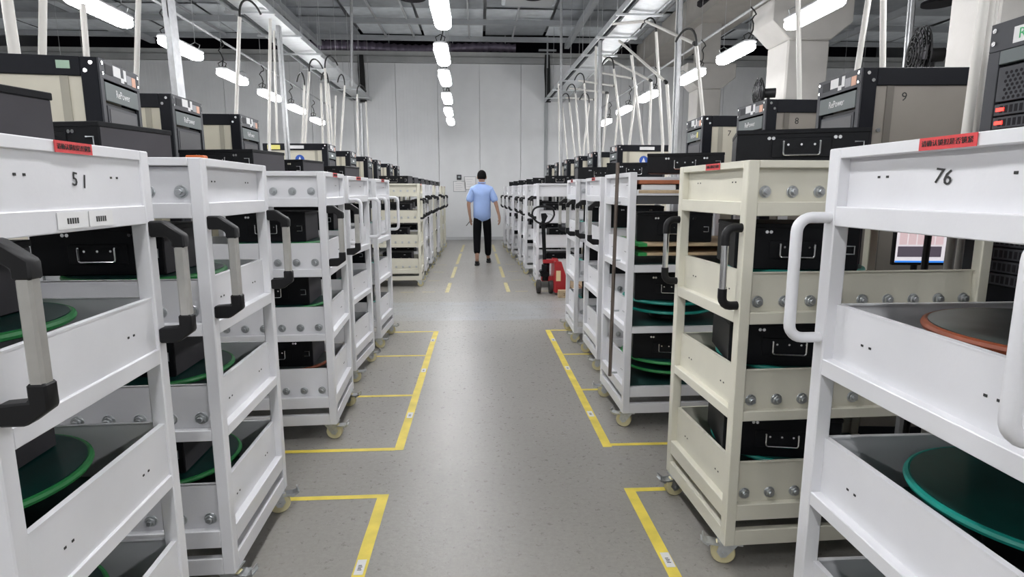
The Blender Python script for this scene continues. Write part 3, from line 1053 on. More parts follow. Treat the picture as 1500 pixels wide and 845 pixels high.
def make_cabinet_right_led():
    """nearest right cabinet: perforated modules with red indicators up high"""
    t = thing('test_cabinet', 'x', 'cabinet')
    w2 = 0.30
    d = 0.82
    H = 2.0
    MB().box(-d, -w2, 0.0, -0.02, w2, H).build('frame', NAVY, t, bevel=0.003)
    g = MB()
    g.box(-0.02, -w2, H - 0.1, 0.004, w2, H)
    g.box(-0.02, w2 - 0.05, 0.05, 0.004, w2, H - 0.1)
    g.box(-0.02, -w2, 0.05, 0.004, -w2 + 0.05, H - 0.1)
    g.build('front_bezel', FRONTG, t, bevel=0.002)
    MB().box(-0.02, -w2 + 0.055, H - 0.15, 0.008, w2 - 0.055, H - 0.102).build('logo_plate', PLATE, t, bevel=0.002)
    MB().box(0.004, -0.20, H - 0.085, 0.006, 0.03, H - 0.03).build('sticker', PAPER, t, label='white printed sticker')
    lettering('R', 0.05, mat('green_print', (0.05, 0.4, 0.15), 0.6), t, (0.0065, -0.165, H - 0.058), '+x', label='green letter R')
    sc_ = MB()
    for y in (w2 - 0.02, -w2 + 0.02):
        for z in (H - 0.025, H - 0.07):
            sc_.cyl((0.004, y, z), (0.008, y, z), 0.009, 8)
    sc_.build('screws', CHROME, t, kind='stuff')
    md = MB().box(-0.02, -w2 + 0.055, H - 0.282, 0.004, w2 - 0.055, H - 0.16).build('fan_module', FRONTG, t, bevel=0.002)
    v = MB()
    for r in range(7):
        for k in range(22):
            y = -w2 + 0.09 + k * 0.0195 + (0.009 if r % 2 else 0)
            z = H - 0.270 + r * 0.0145
            v.cyl((0.004, y, z), (0.0048, y, z), 0.0062, 6)
    v.build('perforation', SHADOWM, md, kind='stuff')
    for i in range(14):
        z = H - 0.310 - i * 0.047
        md = MB().box(-0.02, -w2 + 0.055, z - 0.021, 0.004, w2 - 0.055, z + 0.021).build('power_module', FRONTG, t, bevel=0.002)
        v = MB()
        for k in range(20):
            y = -w2 + 0.08 + k * 0.02
            v.box(0.004, y, z - 0.013, 0.0048, y + 0.012, z + 0.013)
        v.build('vent_slots', SHADOWM, md, kind='stuff')
        q = MB().box(0.004, -0.232, z - 0.006, 0.008, -0.200, z + 0.006).build('indicator', LEDR, md, label='lit red indicator')
    return t


cab_near = make_cabinet('plain', True)
cab_led = make_cabinet('led', True)
cab_far = make_cabinet('plain', False)
cab_used = set()


def place_cab(proto, x, y, side, label, group, yaw=0.0, z=0.0):
    if proto.name not in cab_used:
        cab_used.add(proto.name)
        o = proto
    else:
        o = copy_tree(proto)
    o.location = (x, y, z)
    o.rotation_euler = (0, 0, (0 if side < 0 else PI) + yaw)
    o['label'] = label
    o['group'] = group
    return o


GC1 = 'dark-framed test cabinets behind the near carts'
GC2 = 'dark-framed test cabinets behind the far carts'
place_cab(cab_near, -1.76, 3.13, -1, 'largest dark-framed cabinet with beige side at the left, pale green tag', GC1, 0.15)
place_cab(cab_near, -1.93, 4.17, -1, 'second dark-framed cabinet from the left edge, white lettered plate', GC1, 0.03)
place_cab(cab_near, -1.90, 5.17, -1, 'third dark-framed cabinet on the left, beside a white conduit', GC1, 0.03)
c_ = place_cab(cab_led, 1.92, 3.16, 1, 'beige-sided cabinet with handwritten 9 above the right carts', GC1, -0.08)
c9 = c_
c_ = place_cab(cab_led, 1.92, 4.18, 1, 'beige-sided cabinet with handwritten 8 left of the one marked 9', GC1)
c8 = c_
c_ = place_cab(cab_near, 1.84, 5.06, 1, 'beige-sided cabinet with handwritten 7, yellow tag on its plate', GC1, -0.05)
c7 = c_
for cc, n_ in ((c9, '9'), (c8, '8'), (c7, '7')):
    lettering(n_, 0.06, INK, cc, (-0.22, CBW / 2 - 0.0095, 1.86), '+y', label='handwritten number')
MB().box(0.008, 0.09, CBH - 0.165, 0.0095, 0.125, CBH - 0.12).build('sticker', YELST, c7, label='small yellow tag')
cr = make_cabinet_right_led()
cr.location = (1.90, 1.895, 0)
cr.rotation_euler = (0, 0, PI)
cr['label'] = 'cabinet with perforated modules and red lights at the upper right edge'
cr['group'] = GC1
# pale green tag on the largest left cabinet
tagp = [o for o in C.objects if o.get('label', '').startswith('largest dark-framed')][0]
MB().box(-0.17, -CBW / 2 - 0.0015, CBH - 0.055, -0.115, -CBW / 2, CBH - 0.02).build('sticker', mat('pale_green_tag', (0.35, 0.5, 0.38), 0.5), tagp, label='pale green tag')

fl_cab = [(-1.95, 8.15), (-1.97, 9.6), (-1.98, 11.1), (-2.0, 12.2), (-2.0, 13.9), (-2.0, 15.1)]
fr_cab = [(1.85, 8.15), (1.80, 9.6), (1.76, 10.7), (1.72, 11.8), (1.70, 13.1), (1.66, 14.3)]
for lst, sd, sw in ((fl_cab, -1, 'left'), (fr_cab, 1, 'right')):
    for i, (x, y) in enumerate(lst):
        o = place_cab(cab_far, x, y, sd, 'small distant dark-framed cabinet behind the far %s carts, %s from the cross-aisle' % (sw, ow[i]), GC2)
        s = -1 if sd < 0 else 1
        yy = s * (CBW / 2 - 0.0095) 
        if i < 4:
            b = MB().cyl((-0.36, yy, 1.80), (-0.36, yy + s * 0.002, 1.80), 0.058, 24).build('round_sticker', BLUEST, o, label='round blue sticker')
            MB().prism([(-0.385, 1.775), (-0.335, 1.775), (-0.345, 1.80), (-0.36, 1.835), (-0.375, 1.80)], 'y', yy + s * 0.002, yy + s * 0.003).build('sticker_mark', WLET, b)
        if i == 0:
            MB().box(-0.50, s * CBW / 2, CBH - 0.065, -0.30, s * (CBW / 2 + 0.0015), CBH - 0.025).build('sticker', PAPER, o, label='white printed strip')
            if sd < 0:
                MB().box(-0.76, s * CBW / 2, CBH - 0.075, -0.60, s * (CBW / 2 + 0.0015), CBH - 0.02).build('sticker', YELST, o, label='yellow printed label')

# ------------------------------------------------------------------ monitor on an arm behind the beige cart
mon = thing('monitor', 'black monitor showing a charging screen behind the beige cart', 'monitor', (2.115, 2.68, 0.30), -0.1)
mon.scale = (0.72, 0.72, 0.72)
MB().box(-0.20, -0.012, 1.04, 0.16, 0.018, 1.30).build('bezel', RUBBER, mon, bevel=0.004)
SCR = mat('screen_white', (0.8, 0.8, 0.8), 0.4, emit=(0.9, 0.85, 0.9), estr=0.5)
scn = MB().box(-0.187, -0.014, 1.058, 0.147, -0.012, 1.287).build('screen', SCR, mon)
for i in range(5):
    x = -0.165 + i * 0.058
    MB().box(x, -0.0155, 1.265, x + 0.035, -0.014, 1.275).build('screen_tile', mat('scr_green', (0.2, 0.6, 0.1), 0.4, emit=(0.2, 0.7, 0.05), estr=0.45), scn)
    MB().box(x - 0.006, -0.0148, 1.175, x + 0.046, -0.014, 1.258).build('screen_tile', mat('scr_pink', (0.8, 0.6, 0.62), 0.4, emit=(0.9, 0.68, 0.7), estr=0.42), scn)
MB().box(-0.175, -0.0155, 1.095, 0.105, -0.014, 1.165).build('screen_tile', mat('scr_grey', (0.1, 0.09, 0.11), 0.4, emit=(0.12, 0.1, 0.13), estr=0.45), scn)
MB().box(-0.187, -0.0155, 1.058, 0.147, -0.014, 1.070).build('screen_tile', mat('scr_blue', (0.05, 0.2, 0.6), 0.4, emit=(0.03, 0.18, 0.6), estr=0.9), scn)
MB().cyl((-0.02, 0.05, 0.87), (-0.02, 0.05, 1.15), 0.02, 12).build('stand', RUBBER, mon)
MB().cyl((-0.02, 0.04, 0.862), (-0.02, 0.04, 0.88), 0.11, 24).build('base', RUBBER, mon)
shelf = thing('equipment_desk', 'grey steel desk behind the beige cart carrying the monitor', 'desk', (2.35, 2.70, 0))
MB().box(-0.17, -0.13, 0.90, 0.5, 0.13, 0.92).build('desk_top', GALV, shelf)
for x in (-0.15, 0.47):
    for y in (-0.11, 0.11):
        MB().box(x - 0.015, y - 0.015, 0, x + 0.015, y + 0.015, 0.90).build('leg', GALV, shelf)

p = at_y(1403, 370, 2.5)
tag(MB().cyl((0, 0, 0), (0, 0, 1.92), 0.028, 18).build('round_post', GALV, loc=(p.x, 2.5, 0)), 'round galvanised post right of the monitor, behind the beige cart', 'post')
p = at_y(1357, 365, 2.5)
tag(MB().tube([(0, 0, 0.0), (0.01, 0, 0.6), (0.0, 0, 1.1), (0.004, 0, 1.33)], 0.014, 8).build('power_cable', CABLE, loc=(p.x, 2.5, 0)), 'thick black cable hanging in front of the monitor', 'cable')

# ------------------------------------------------------------------ overhead cable trays
TRAYM = mat('cable_tray_steel', (0.55, 0.57, 0.58), 0.35, 0.35, noise=0.1, nscale=10)
DARKS = mat('tray_shadow_line', (0.05, 0.055, 0.06), 0.6)


def cable_tray(x, w, y0, y1, z, rz, label, sgn):
    t = thing('cable_tray', label, 'cable tray', (x, y0, z), rz)
    L_ = y1 - y0
    for s in (0, 1):
        X = s * w
        MB().box(X - 0.012, 0, -0.03, X + 0.012, L_, 0.06).build('side_rail', TRAYM, t)
    MB().box(0.14 * w if sgn > 0 else 0.0 + 0.14 * w, 0, -0.012, 0.2 * w, L_, 0.06).build('inner_rail', DARKS, t)
    MB().box(0.22 * w, 0, -0.01, 0.98 * w, L_, -0.004).build('tray_bed', TRAYM, t)
    r0 = None
    y = 0.4
    while y < L_:
        if r0 is None:
            r0 = MB().box(-0.08, -0.02, -0.06, w + 0.08, 0.02, -0.032).build('cross_bar', TRAYM, t)
            r0.location = (0, y, 0)
        else:
            inst(r0, t, (0, y, 0))
        y += 1.25
    y = 0.4
    h0 = None
    while y < L_:
        for X in (-0.06, w + 0.06):
            if h0 is None:
                h0 = MB().cyl((0, 0, -0.05), (0, 0, 5.25 - z), 0.005, 5).build('hanger_rod', GALV, t)
                h0.location = (X, y, 0)
            else:
                inst(h0, t, (X, y, 0))
        y += 1.25
    # cable bundle lying in the tray
    for k in range(4):
        X = w * (0.3 + 0.15 * k)
        MB().tube([(X + 0.03 * math.sin(i * 0.9 + k), i * L_ / 20, 0.012 + 0.005 * k) for i in range(21)], 0.012, 6).build('cable', CABLE, t)
    return t


cable_tray(-3.32, 0.52, 4.6, 16.95, 3.85, 0.010, 'galvanised cable tray hung over the left cabinet row', 1)
cable_tray(2.02, 0.50, 6.9, 16.95, 3.85, 0.016, 'galvanised cable tray hung over the right cabinet row', -1)

# black cable bundles down the back wall
for (px, w, word) in ((531, 0.13, 'left'), (801, 0.11, 'right')):
    p = at_y(px, 150, 16.85)
    q = at_y(px, 86, 16.85)
    t = thing('cable_bundle', 'thick black cable bundle dropping down the back wall to the %s tray' % word, 'cables', (p.x, 16.85, 0))
    for k in range(5):
        X = (k - 2) * w / 4
        MB().tube([(X * 0.6, 0, q.z + 0.1), (X, -0.01, q.z - 0.3), (X * 0.8 + 0.02, 0, q.z - 0.8), (X + 0.03, -0.02, p.z)], 0.03, 7).build('cable', CABLE, t)


# ------------------------------------------------------------------ conduits and struts
FOOT = [(-1.76, -2.58, 3.13), (-1.93, -2.75, 4.17), (-1.90, -2.72, 5.17), (1.92, 2.74, 3.16), (1.92, 2.74, 4.18), (1.84, 2.66, 5.06), (1.90, 2.72, 1.9)]
FOOT += [(x, x - 0.82, y) for x, y in fl_cab] + [(x, x + 0.82, y) for x, y in fr_cab]


def conduit(px0, py0, px1, py1, Y, r, label, group='white cable conduits', zend=2.0, hook=None):
    a, b = at_y(px0, py0, Y), at_y(px1, py1, Y)
    d = (b - a)
    if abs(d.z) > 1e-4:
        b2 = a + d * ((zend - a.z) / d.z)
    else:
        b2 = b
    top = a - d.normalized() * (0.6 if py0 <= 1 else 0.0)
    t = thing('conduit', label, 'conduit', (b2.x, b2.y, b2.z), 0, group)
    rt = top - b2
    over = any(min(cx0, cx1) - 0.02 < b2.x < max(cx0, cx1) + 0.02 and cy0 - 0.24 < b2.y < cy0 + 0.24 for cx0, cx1, cy0 in FOOT)
    if zend > 1 and not over:
        MB().cyl((0, 0, -zend), (0, 0, 0), r, 10).build('lower_pipe', CONDW, t)
    MB().cyl((0, 0, 0), rt, r, 12).build('pipe', CONDW, t)
    if hook:
        hx, hy, hz = hook
        e = rt + Vector((hx, hy, hz))
        c1 = rt + Vector((0, 0, 0.22))
        c2 = e + Vector((-hx * 0.35, -hy * 0.35, 0.16))
        bz = [rt * (1 - u) ** 3 + c1 * 3 * u * (1 - u) ** 2 + c2 * 3 * u * u * (1 - u) + e * u ** 3 for u in [q_ / 10 for q_ in range(11)]]
        MB().tube([rt - Vector((0, 0, 0.03))] + bz, 0.011, 7).build('cable_loop', CABLE, t, label='black cable curving out of the conduit')
    return t


LCOND = [
    # px0,py0,px1,py1,Y,r
    (10, 0, 22, 82, 3.62, .028), (63, 0, 62, 82, 3.7, .020), (121, 6, 127, 84, 4.2, .018), (203, 0, 200, 103, 4.6, .018),
    (351, 25, 346, 166, 6.3, .018), (396, 28, 394, 205, 7.4, .018), (401, 45, 406, 205, 8.0, .014),
    (446, 125, 443, 208, 8.6, .016), (453, 105, 447, 208, 8.7, .016), (470, 122, 473, 208, 9.1, .016), (476, 100, 482, 208, 9.0, .018),
    (481, 122, 487, 208, 9.6, .014), (492, 140, 490, 215, 10.4, .014), (505, 125, 499, 215, 10.2, .017), (523, 138, 525, 220, 12.0, .018), (536, 149, 540, 230, 13.2, .018)]
lw = ['thick white conduit at the far upper left corner', 'second white conduit from the left edge, rising behind the largest cabinet', 'white conduit whose top ends under the nearest left lamp',
      'white conduit between the nearest left lamp and the steel strut', 'white conduit beside the third left cabinet with black cable top', 'tall white conduit crossing the left cable tray',
      'thin white conduit against the grey strut right of the fourth left lamp']
for i, c in enumerate(LCOND):
    lab = lw[i] if i < len(lw) else 'slim white conduit hanging by the left tray, number %s of that cluster counted rightwards' % ow[i - 7] if i < 14 else ('slim white conduit right end of the left cluster' if i == 15 else 'slim white conduit second from the right end of the left cluster')
    conduit(*c, lab, 'white conduits left of the aisle', hook=((-0.16 if i % 2 else 0.14), 0.2, 0.08) if i in (4, 7, 8, 10, 11, 13, 14) else None)
RCOND = [
    (818, 122, 820, 235, 12.5, .018), (824, 156, 831, 230, 13.0, .016), (834, 150, 842, 228, 12.2, .017), (843, 137, 850, 228, 11.6, .017), (856, 122, 862, 226, 10.8, .018),
    (863, 151, 854, 228, 11.0, .016), (873, 68, 871, 230, 9.5, .018), (890, 138, 883, 220, 9.8, .018), (899, 101, 912, 211, 9.2, .019), (906, 156, 901, 211, 9.4, .016),
    (925, 81, 941, 211, 8.6, .019), (932, 126, 922, 211, 8.8, .018), (954, 120, 951, 211, 8.4, .018), (961, 47, 971, 211, 7.6, .019), (977, 124, 983, 221, 7.2, .019),
    (1020, 68, 1030, 170, 6.0, .018), (1169, 0, 1171, 145, 4.6, .018), (1272, 0, 1256, 101, 3.9, .018), (1294, 0, 1293, 98, 3.8, .018)]
ordn = ['first', 'second', 'third', 'fourth', 'fifth', 'sixth', 'seventh', 'eighth', 'ninth', 'tenth', 'eleventh', 'twelfth', 'thirteenth', 'fourteenth', 'fifteenth', 'sixteenth']
for i, c in enumerate(RCOND):
    if i < 15:
        lab = 'slim white conduit under the right tray, %s counted from the left' % ordn[i]
    else:
        lab = ['white conduit right of the thick steel strut, ending on a cabinet', 'white conduit in front of the flared concrete column', 'leaning white conduit rising from the cabinet marked 9', 'upright white conduit rising from the cabinet marked 9'][i - 15]
    conduit(*c, lab, 'white conduits right of the aisle', hook=(-0.15, 0.18, 0.08) if i in (2, 3, 4, 5, 8, 10, 13, 15) else None)
# three pipes in front of the red-lit cabinet
for i, (a, b, r) in enumerate((((1442, 0), (1415, 200), .019), ((1452, 0), (1427, 200), .016), ((1459, 0), (1433, 200), .012))):
    conduit(*a, *b, 2.40 + i * 0.03, r, 'pale conduit left of the red-lit cabinet, %s of three' % ('left', 'middle', 'right')[i], 'three conduits beside the red-lit cabinet', zend=0.0)

# slanted conduits bridging from the right tray
SL = [((898, 35), 8.0, (946, 31), 7.4), ((946, 31), 7.4, (1018, 64), 6.1), ((907, 60), 8.6, (975, 120), 7.2), ((884, 82), 9.6, (953, 118), 8.4),
      ((883, 107), 10.2, (928, 115), 8.9), ((848, 118), 11.6, (901, 126), 9.6), ((835, 129), 12.6, (889, 136), 9.9), ((829, 143), 13.6, (871, 146), 11.2)]
for i, (a, ya, b, yb) in enumerate(SL):
    A, B = at_y(*a, ya), at_y(*b, yb)
    t = thing('branch_conduit', 'white branch conduit reaching sideways from the right cable tray, %s from the top' % ordn[i], 'conduit', A, 0, 'branch conduits off the right tray')
    MB().cyl((0, 0, 0), B - A, 0.017, 10).build('pipe', CONDW, t)
    MB().cyl((B - A) * 0.985, (B - A) * 1.015, 0.022, 10).build('socket', CABLE, t)


def strut(px0, py0, px1, py1, Y, w, label, zend=0.0, pipe=False):
    a, b = at_y(px0, py0, Y), at_y(px1, py1, Y)
    d = b - a
    b2 = a + d * ((zend - a.z) / d.z)
    a2 = a - d * ((5.25 - a.z) / -d.z) if py0 <= 5 else a
    t = thing('steel_strut', label, 'strut', b2, 0, 'galvanised steel struts')
    v = a2 - b2
    L_ = v.length
    q = v.to_track_quat('Z', 'Y')
    m = MB()
    m.box(-w / 2, -0.02, 0, -w / 2 + 0.3 * w, 0.02, L_)
    m.box(w / 2 - 0.3 * w, -0.02, 0, w / 2, 0.02, L_)
    m.box(-w / 2, 0.012, 0, w / 2, 0.022, L_)
    o = m.build('channel', GALV, t)
    o.rotation_mode = 'QUATERNION'
    o.rotation_quaternion = q
    s = MB()
    z = 0.2
    while z < L_ - 0.1:
        s.box(-0.1 * w, 0.006, z, 0.1 * w, 0.0125, z + 0.06)
        z += 0.35
    o2 = s.build('slots', DARKS, t, kind='stuff')
    o2.rotation_mode = 'QUATERNION'
    o2.rotation_quaternion = q
    if pipe:
        p = MB().cyl((-w / 2 - 0.022, 0, 0), (-w / 2 - 0.022, 0, L_), 0.018, 10).build('side_pipe', CONDW, t, label='white pipe strapped to the strut')
        p.rotation_mode = 'QUATERNION'
        p.rotation_quaternion = q
    return t


strut(246, 0, 262, 140, 4.68, 0.115, 'wide slotted steel strut leaning behind the second left cabinet')
strut(408, 38, 420, 205, 7.7, 0.075, 'steel strut beside the fourth left lamp')
strut(515, 0, 515, 200, 11.5, 0.05, 'slim steel strut hanging left of the left cable bundle', zend=3.3)
strut(529, 152, 531, 228, 13.0, 0.06, 'short-looking strut under the far end of the left tray')
strut(996, 0, 988, 225, 6.6, 0.095, 'thick steel strut with strapped white pipe right of the aisle', pipe=True)
strut(879, 60, 878, 230, 9.3, 0.085, 'steel strut rising to the right tray cross bar')
strut(822, 0, 822, 232, 11.93, 0.06, 'slim steel strut left of the right conduit cluster')
strut(1336, 0, 1328, 96, 6.0, 0.06, 'slim grey strut beside the big black fan', zend=0.0)

# steel dropper cross at the ceiling edge
t = thing('ceiling_bracket', 'cross-shaped steel bracket in the dark gap above the right cable bundle', 'bracket', at_y(802, 74, 16.7))
MB().box(-0.02, -0.02, -0.45, 0.02, 0.02, 0.5).build('stem', BEAM, t)
MB().box(-0.24, -0.015, -0.02, 0.24, 0.015, 0.03).build('arm', BEAM, t)

# ------------------------------------------------------------------ fans
for (px, py, Y, s_, lab) in ((1345, 82, 5.4, 1.0, 'big black round fan tilted beside the nearest concrete column'), (1111, 137, 7.6, 0.75, 'smaller dark round fan behind the cabinet marked 8')):
    p = at_y(px, py, Y)
    t = thing('pedestal_fan', lab, 'fan', (p.x, p.y, 0), 4.38)
    R_ = 0.25 * s_
    cz = p.z
    m = MB()
    for k in range(1, 7):
        rr = R_ * k / 6
        yo = 0.05 * (1 - (k / 6) ** 2)
        for sg in (-1, 1):
            m.tube([(rr * math.cos(a), sg * (0.02 + yo), cz + rr * math.sin(a)) for a in [2 * PI * j / 24 for j in range(24)]], 0.006, 5, closed=True)
    for j in range(44):
        a = 2 * PI * j / 16
        for sg in (-1, 1):
            m.cyl((0, sg * 0.07, cz), (R_ * math.cos(a), sg * 0.02, cz + R_ * math.sin(a)), 0.0055, 4)
    m.build('guard', RUBBER, t)
    for j in range(4):
        a = PI / 2 * j
        b = MB().prism([(0.02, -0.03), (R_ * 0.85, -0.07), (R_ * 0.9, 0.05), (0.02, 0.03)], 'z', -0.003, 0.003).build('blade', GREYSIDE, t)
        b.location = (0, 0, cz)
        b.rotation_euler = (PI / 2, a, 0)
    MB().cyl((0, 0.03, cz), (0, 0.2, cz), 0.06, 16).build('motor', RUBBER, t)
    MB().cyl((0, 0.12, 0.03), (0, 0.12, cz - 0.04), 0.02, 10).build('pole', RUBBER, t)
    MB().cyl((0, 0.12, 0), (0, 0.12, 0.04), 0.2, 24).build('base', RUBBER, t)

# ------------------------------------------------------------------ notices on the back wall
YN = YF - 0.047
for (x0, z0, x1, z1, m_, lab) in ((-0.70, 1.38, -0.37, 1.65, PAPER, 'white landscape notice sheet on the back wall'), (-0.39, 1.44, -0.085, 1.78, PAPER, 'white portrait notice sheet on the back wall beside the person')):
    t = thing('notice', lab, 'notice', ((x0 + x1) / 2, YN, (z0 + z1) / 2), 0)
    w_, h_ = x1 - x0, z1 - z0
    MB().box(-w_ / 2, -0.004, -h_ / 2, w_ / 2, 0.0, h_ / 2).build('sheet', mat('bright_sheet', (0.93, 0.92, 0.92), 0.6), t)
    MB().box(-w_ / 2 - 0.014, -0.002, -h_ / 2 - 0.014, w_ / 2 + 0.014, 0.0, h_ / 2 + 0.014).build('edge_shadow', mat('painted_edge_shadow', (0.42, 0.43, 0.45), 0.3), t)  # grey border paints the thin shadow around the sheet
    q = MB()
    for k in range(4):
        q.box(-w_ * 0.35, -0.0048, h_ * (0.3 - 0.2 * k), w_ * (0.25 - 0.1 * (k % 2)), -0.004, h_ * (0.3 - 0.2 * k) + 0.008)
    q.build('print', mat('faint_print', (0.55, 0.56, 0.6), 0.7), t)
t = thing('wall_switch', 'small dark wall box above the landscape notice', 'switch', (-0.545, YN, 1.77))
MB().box(-0.065, -0.03, -0.07, 0.065, 0.0, 0.07).build('box', GREYSIDE, t, bevel=0.006)
MB().box(-0.035, -0.034, -0.02, 0.035, -0.03, 0.035).build('display', mat('pale_display', (0.3, 0.33, 0.35), 0.4), t)
MB().box(-0.06, -0.03, -0.12, 0.06, -0.002, -0.085).build('plate', PAPER, t)

# ------------------------------------------------------------------ pallet and pallet jack
t = thing('wooden_pallet', 'pale wooden pallet on the floor right of the pallet jack', 'pallet', (1.24, 7.52, 0), 0.0)
for y in (0.0, 0.415, 0.80):
    MB().box(0, y, 0, 0.58, y + 0.09, 0.09).build('bearer', WOOD, t, bevel=0.003)
pl = None
for k in range(4):
    if pl is None:
        pl = MB().box(0, 0, 0.09, 0.10, 0.88, 0.108).build('slat', WOOD, t, bevel=0.002)
    else:
        inst(pl, t, (k * 0.155, 0, 0))
tb = thing('timber_block', 'short timber block stencilled 21 in front of the red jack frame', 'block', (1.04, 7.60, 0))
MB().box(0, 0, 0, 0.19, 0.08, 0.10).build('block', WOOD, tb, bevel=0.004)
lettering('21', 0.05, INK, tb, (0.09, -0.001, 0.045), '-y', label='black stencilled number')

JR = mat('red_enamel', (0.38, 0.02, 0.025), 0.35, noise=0.08, nscale=10)
j = thing('pallet_jack', 'red hand pallet jack with black loop handle at the cross-aisle', 'pallet jack', (0.90, 7.98, 0), 0.0)
for y in (-0.085, 0.085):
    w = MB()
    w.cyl((y - 0.028, 0, 0.095), (y + 0.028, 0, 0.095), 0.095, 28)
    w = w.build('steer_wheel', mat('worn_tyre', (0.05, 0.047, 0.045), 0.6), j, bevel=0.008)
    MB().cyl((y - 0.032, 0, 0.095), (y + 0.032, 0, 0.095), 0.055, 20).build('hub', BLACKM, w)
MB().box(-0.05, -0.035, 0.17, 0.16, 0.035, 0.24).build('axle_block', JR, j, bevel=0.008)
m = MB().cyl((0.0, 0, 0.18), (0.01, 0, 0.40), 0.055, 16)
m.cyl((-0.05, -0.07, 0.30), (-0.05, 0.07, 0.30), 0.025, 12)
m.box(-0.06, -0.06, 0.24, 0.05, 0.06, 0.30)
m.cyl((0.05, 0.05, 0.22), (0.05, 0.05, 0.42), 0.02, 10)
m.build('hydraulic_pump', BLACKM, j, bevel=0.004)
MB().prism([(0.12, 0.04), (0.26, 0.04), (0.32, 0.10), (0.20, 0.46), (0.12, 0.47)], 'y', -0.21, -0.19).build('side_cheek', JR, j, bevel=0.004)
MB().prism([(0.12, 0.04), (0.26, 0.04), (0.32, 0.10), (0.20, 0.46), (0.12, 0.47)], 'y', 0.19, 0.21).build('side_cheek', JR, j, bevel=0.004)
MB().box(0.11, -0.20, 0.04, 0.14, 0.20, 0.46).build('front_plate', JR, j, bevel=0.006)
MB().box(-0.03, -0.05, 0.42, 0.18, 0.05, 0.47).build('top_bracket', JR, j, bevel=0.006)
MB().box(0.13, -0.2125, 0.20, 0.19, -0.21, 0.34).build('warning_label', mat('pale_warning', (0.75, 0.6, 0.35), 0.5), j, label='pale yellow warning label')
for y in (-0.21, 0.05):
    MB().box(0.15, y, 0.045, 0.90, y + 0.16, 0.08).build('fork', JR, j, bevel=0.006)
MB().cyl((0.0, 0, 0.38), (-0.03, 0, 0.99), 0.026, 14).build('tow_bar', BLACKM, j)
lp = [(-0.03 + 0.0, 0.0, 0.98)]
loop = []
for k in range(28):
    a = 2 * PI * k / 28
    cx_, cz_ = math.cos(a), math.sin(a)
    px = 0.15 * (abs(cx_) ** 0.75) * (1 if cx_ > 0 else -1)
    pz = 0.115 * (abs(cz_) ** 0.75) * (1 if cz_ > 0 else -1)
    if pz < 0:
        px *= (1 + pz * 2.5)
    loop.append((-0.03 + px, -0.015, 1.075 + pz))
MB().tube(loop, 0.013, 8, closed=True).build('loop_handle', RUBBER, j)
MB().prism([(-0.045, 0.97), (-0.01, 0.97), (0.03, 1.06), (0.0, 1.10), (-0.06, 1.095), (-0.06, 1.065)], 'y', -0.03, 0.0).build('release_lever', BLACKM, j)
MB().tube([(0.0, -0.015, 1.09), (0.06, -0.015, 1.09), (0.11, -0.015, 1.06)], 0.006, 6).build('lever_wire', ZINC, j)


# ------------------------------------------------------------------ the person
def skin_mesh(name, verts, edges, radii, m, parent, sub=2, root=0, label=None):
    me = bpy.data.meshes.new(name)
    me.from_pydata([Vector(v) for v in verts], edges, [])
    ob = bpy.data.objects.new(name, me)
    C.objects.link(ob)
    md = ob.modifiers.new('skin', 'SKIN')
    md.use_smooth_shade = True
    sv = me.skin_vertices[0].data
    for i, r in enumerate(radii):
        sv[i].radius = r if isinstance(r, tuple) else (r, r)
        sv[i].use_root = (i == root)
    s = ob.modifiers.new('sub', 'SUBSURF')
    s.levels = sub
    s.render_levels = sub
    bpy.context.view_layer.update()
    dg = bpy.context.evaluated_depsgraph_get()
    m2 = bpy.data.meshes.new_from_object(ob.evaluated_get(dg))
    m2.name = name
    bpy.data.objects.remove(ob)
    m2.materials.clear()
    m2.materials.append(m)
    m2.polygons.foreach_set('use_smooth', [True] * len(m2.polygons))
    o = bpy.data.objects.new(name, m2)
    C.objects.link(o)
    o.parent = parent
    if label:
        o['label'] = label
    return o


SKIN = mat('skin', (0.46, 0.27, 0.19), 0.5)
SHIRT = mat('light_blue_cotton', (0.30, 0.42, 0.72), 0.8, noise=0.05, nscale=8, bump=0.6, bscale=14)
TROUS = mat('black_trousers', (0.005, 0.005, 0.007), 0.9, spec=0.15, bump=0.4, bscale=18)
HAIR = mat('black_hair', (0.004, 0.0035, 0.0035), 0.85, spec=0.15, bump=0.6, bscale=90)
SHOE = mat('black_shoe', (0.014, 0.014, 0.016), 0.45)
P = thing('person', 'person in a light blue short-sleeved shirt and black trousers walking away', 'person', (0.062, 11.33, 0), -0.03)
J = {
    'pel': (0, 0, 0.97), 'wst': (0, 0.01, 1.10), 'che': (0, 0.0, 1.30), 'upc': (0, 0, 1.43), 'nek': (0, 0.015, 1.52), 'skl': (0, 0.02, 1.60), 'hed': (0, 0.02, 1.68),
    'lh': (-0.09, 0, 0.93), 'lk': (-0.10, -0.03, 0.50), 'la': (-0.095, -0.24, 0.10), 'lf': (-0.10, -0.12, 0.045),
    'rh': (0.09, 0, 0.93), 'rk': (0.105, 0.13, 0.50), 'ra': (0.105, 0.20, 0.12), 'rf': (0.115, 0.33, 0.05),
    'ls': (-0.17, 0, 1.43), 'le': (-0.255, -0.02, 1.15), 'lw': (-0.235, 0.05, 0.92), 'lp': (-0.225, 0.075, 0.84),
    'rs': (0.17, 0, 1.43), 're': (0.265, -0.03, 1.16), 'rw': (0.325, -0.02, 0.93), 'rp': (0.335, -0.01, 0.85)}
ks = list(J)
idx = {k: i for i, k in enumerate(ks)}
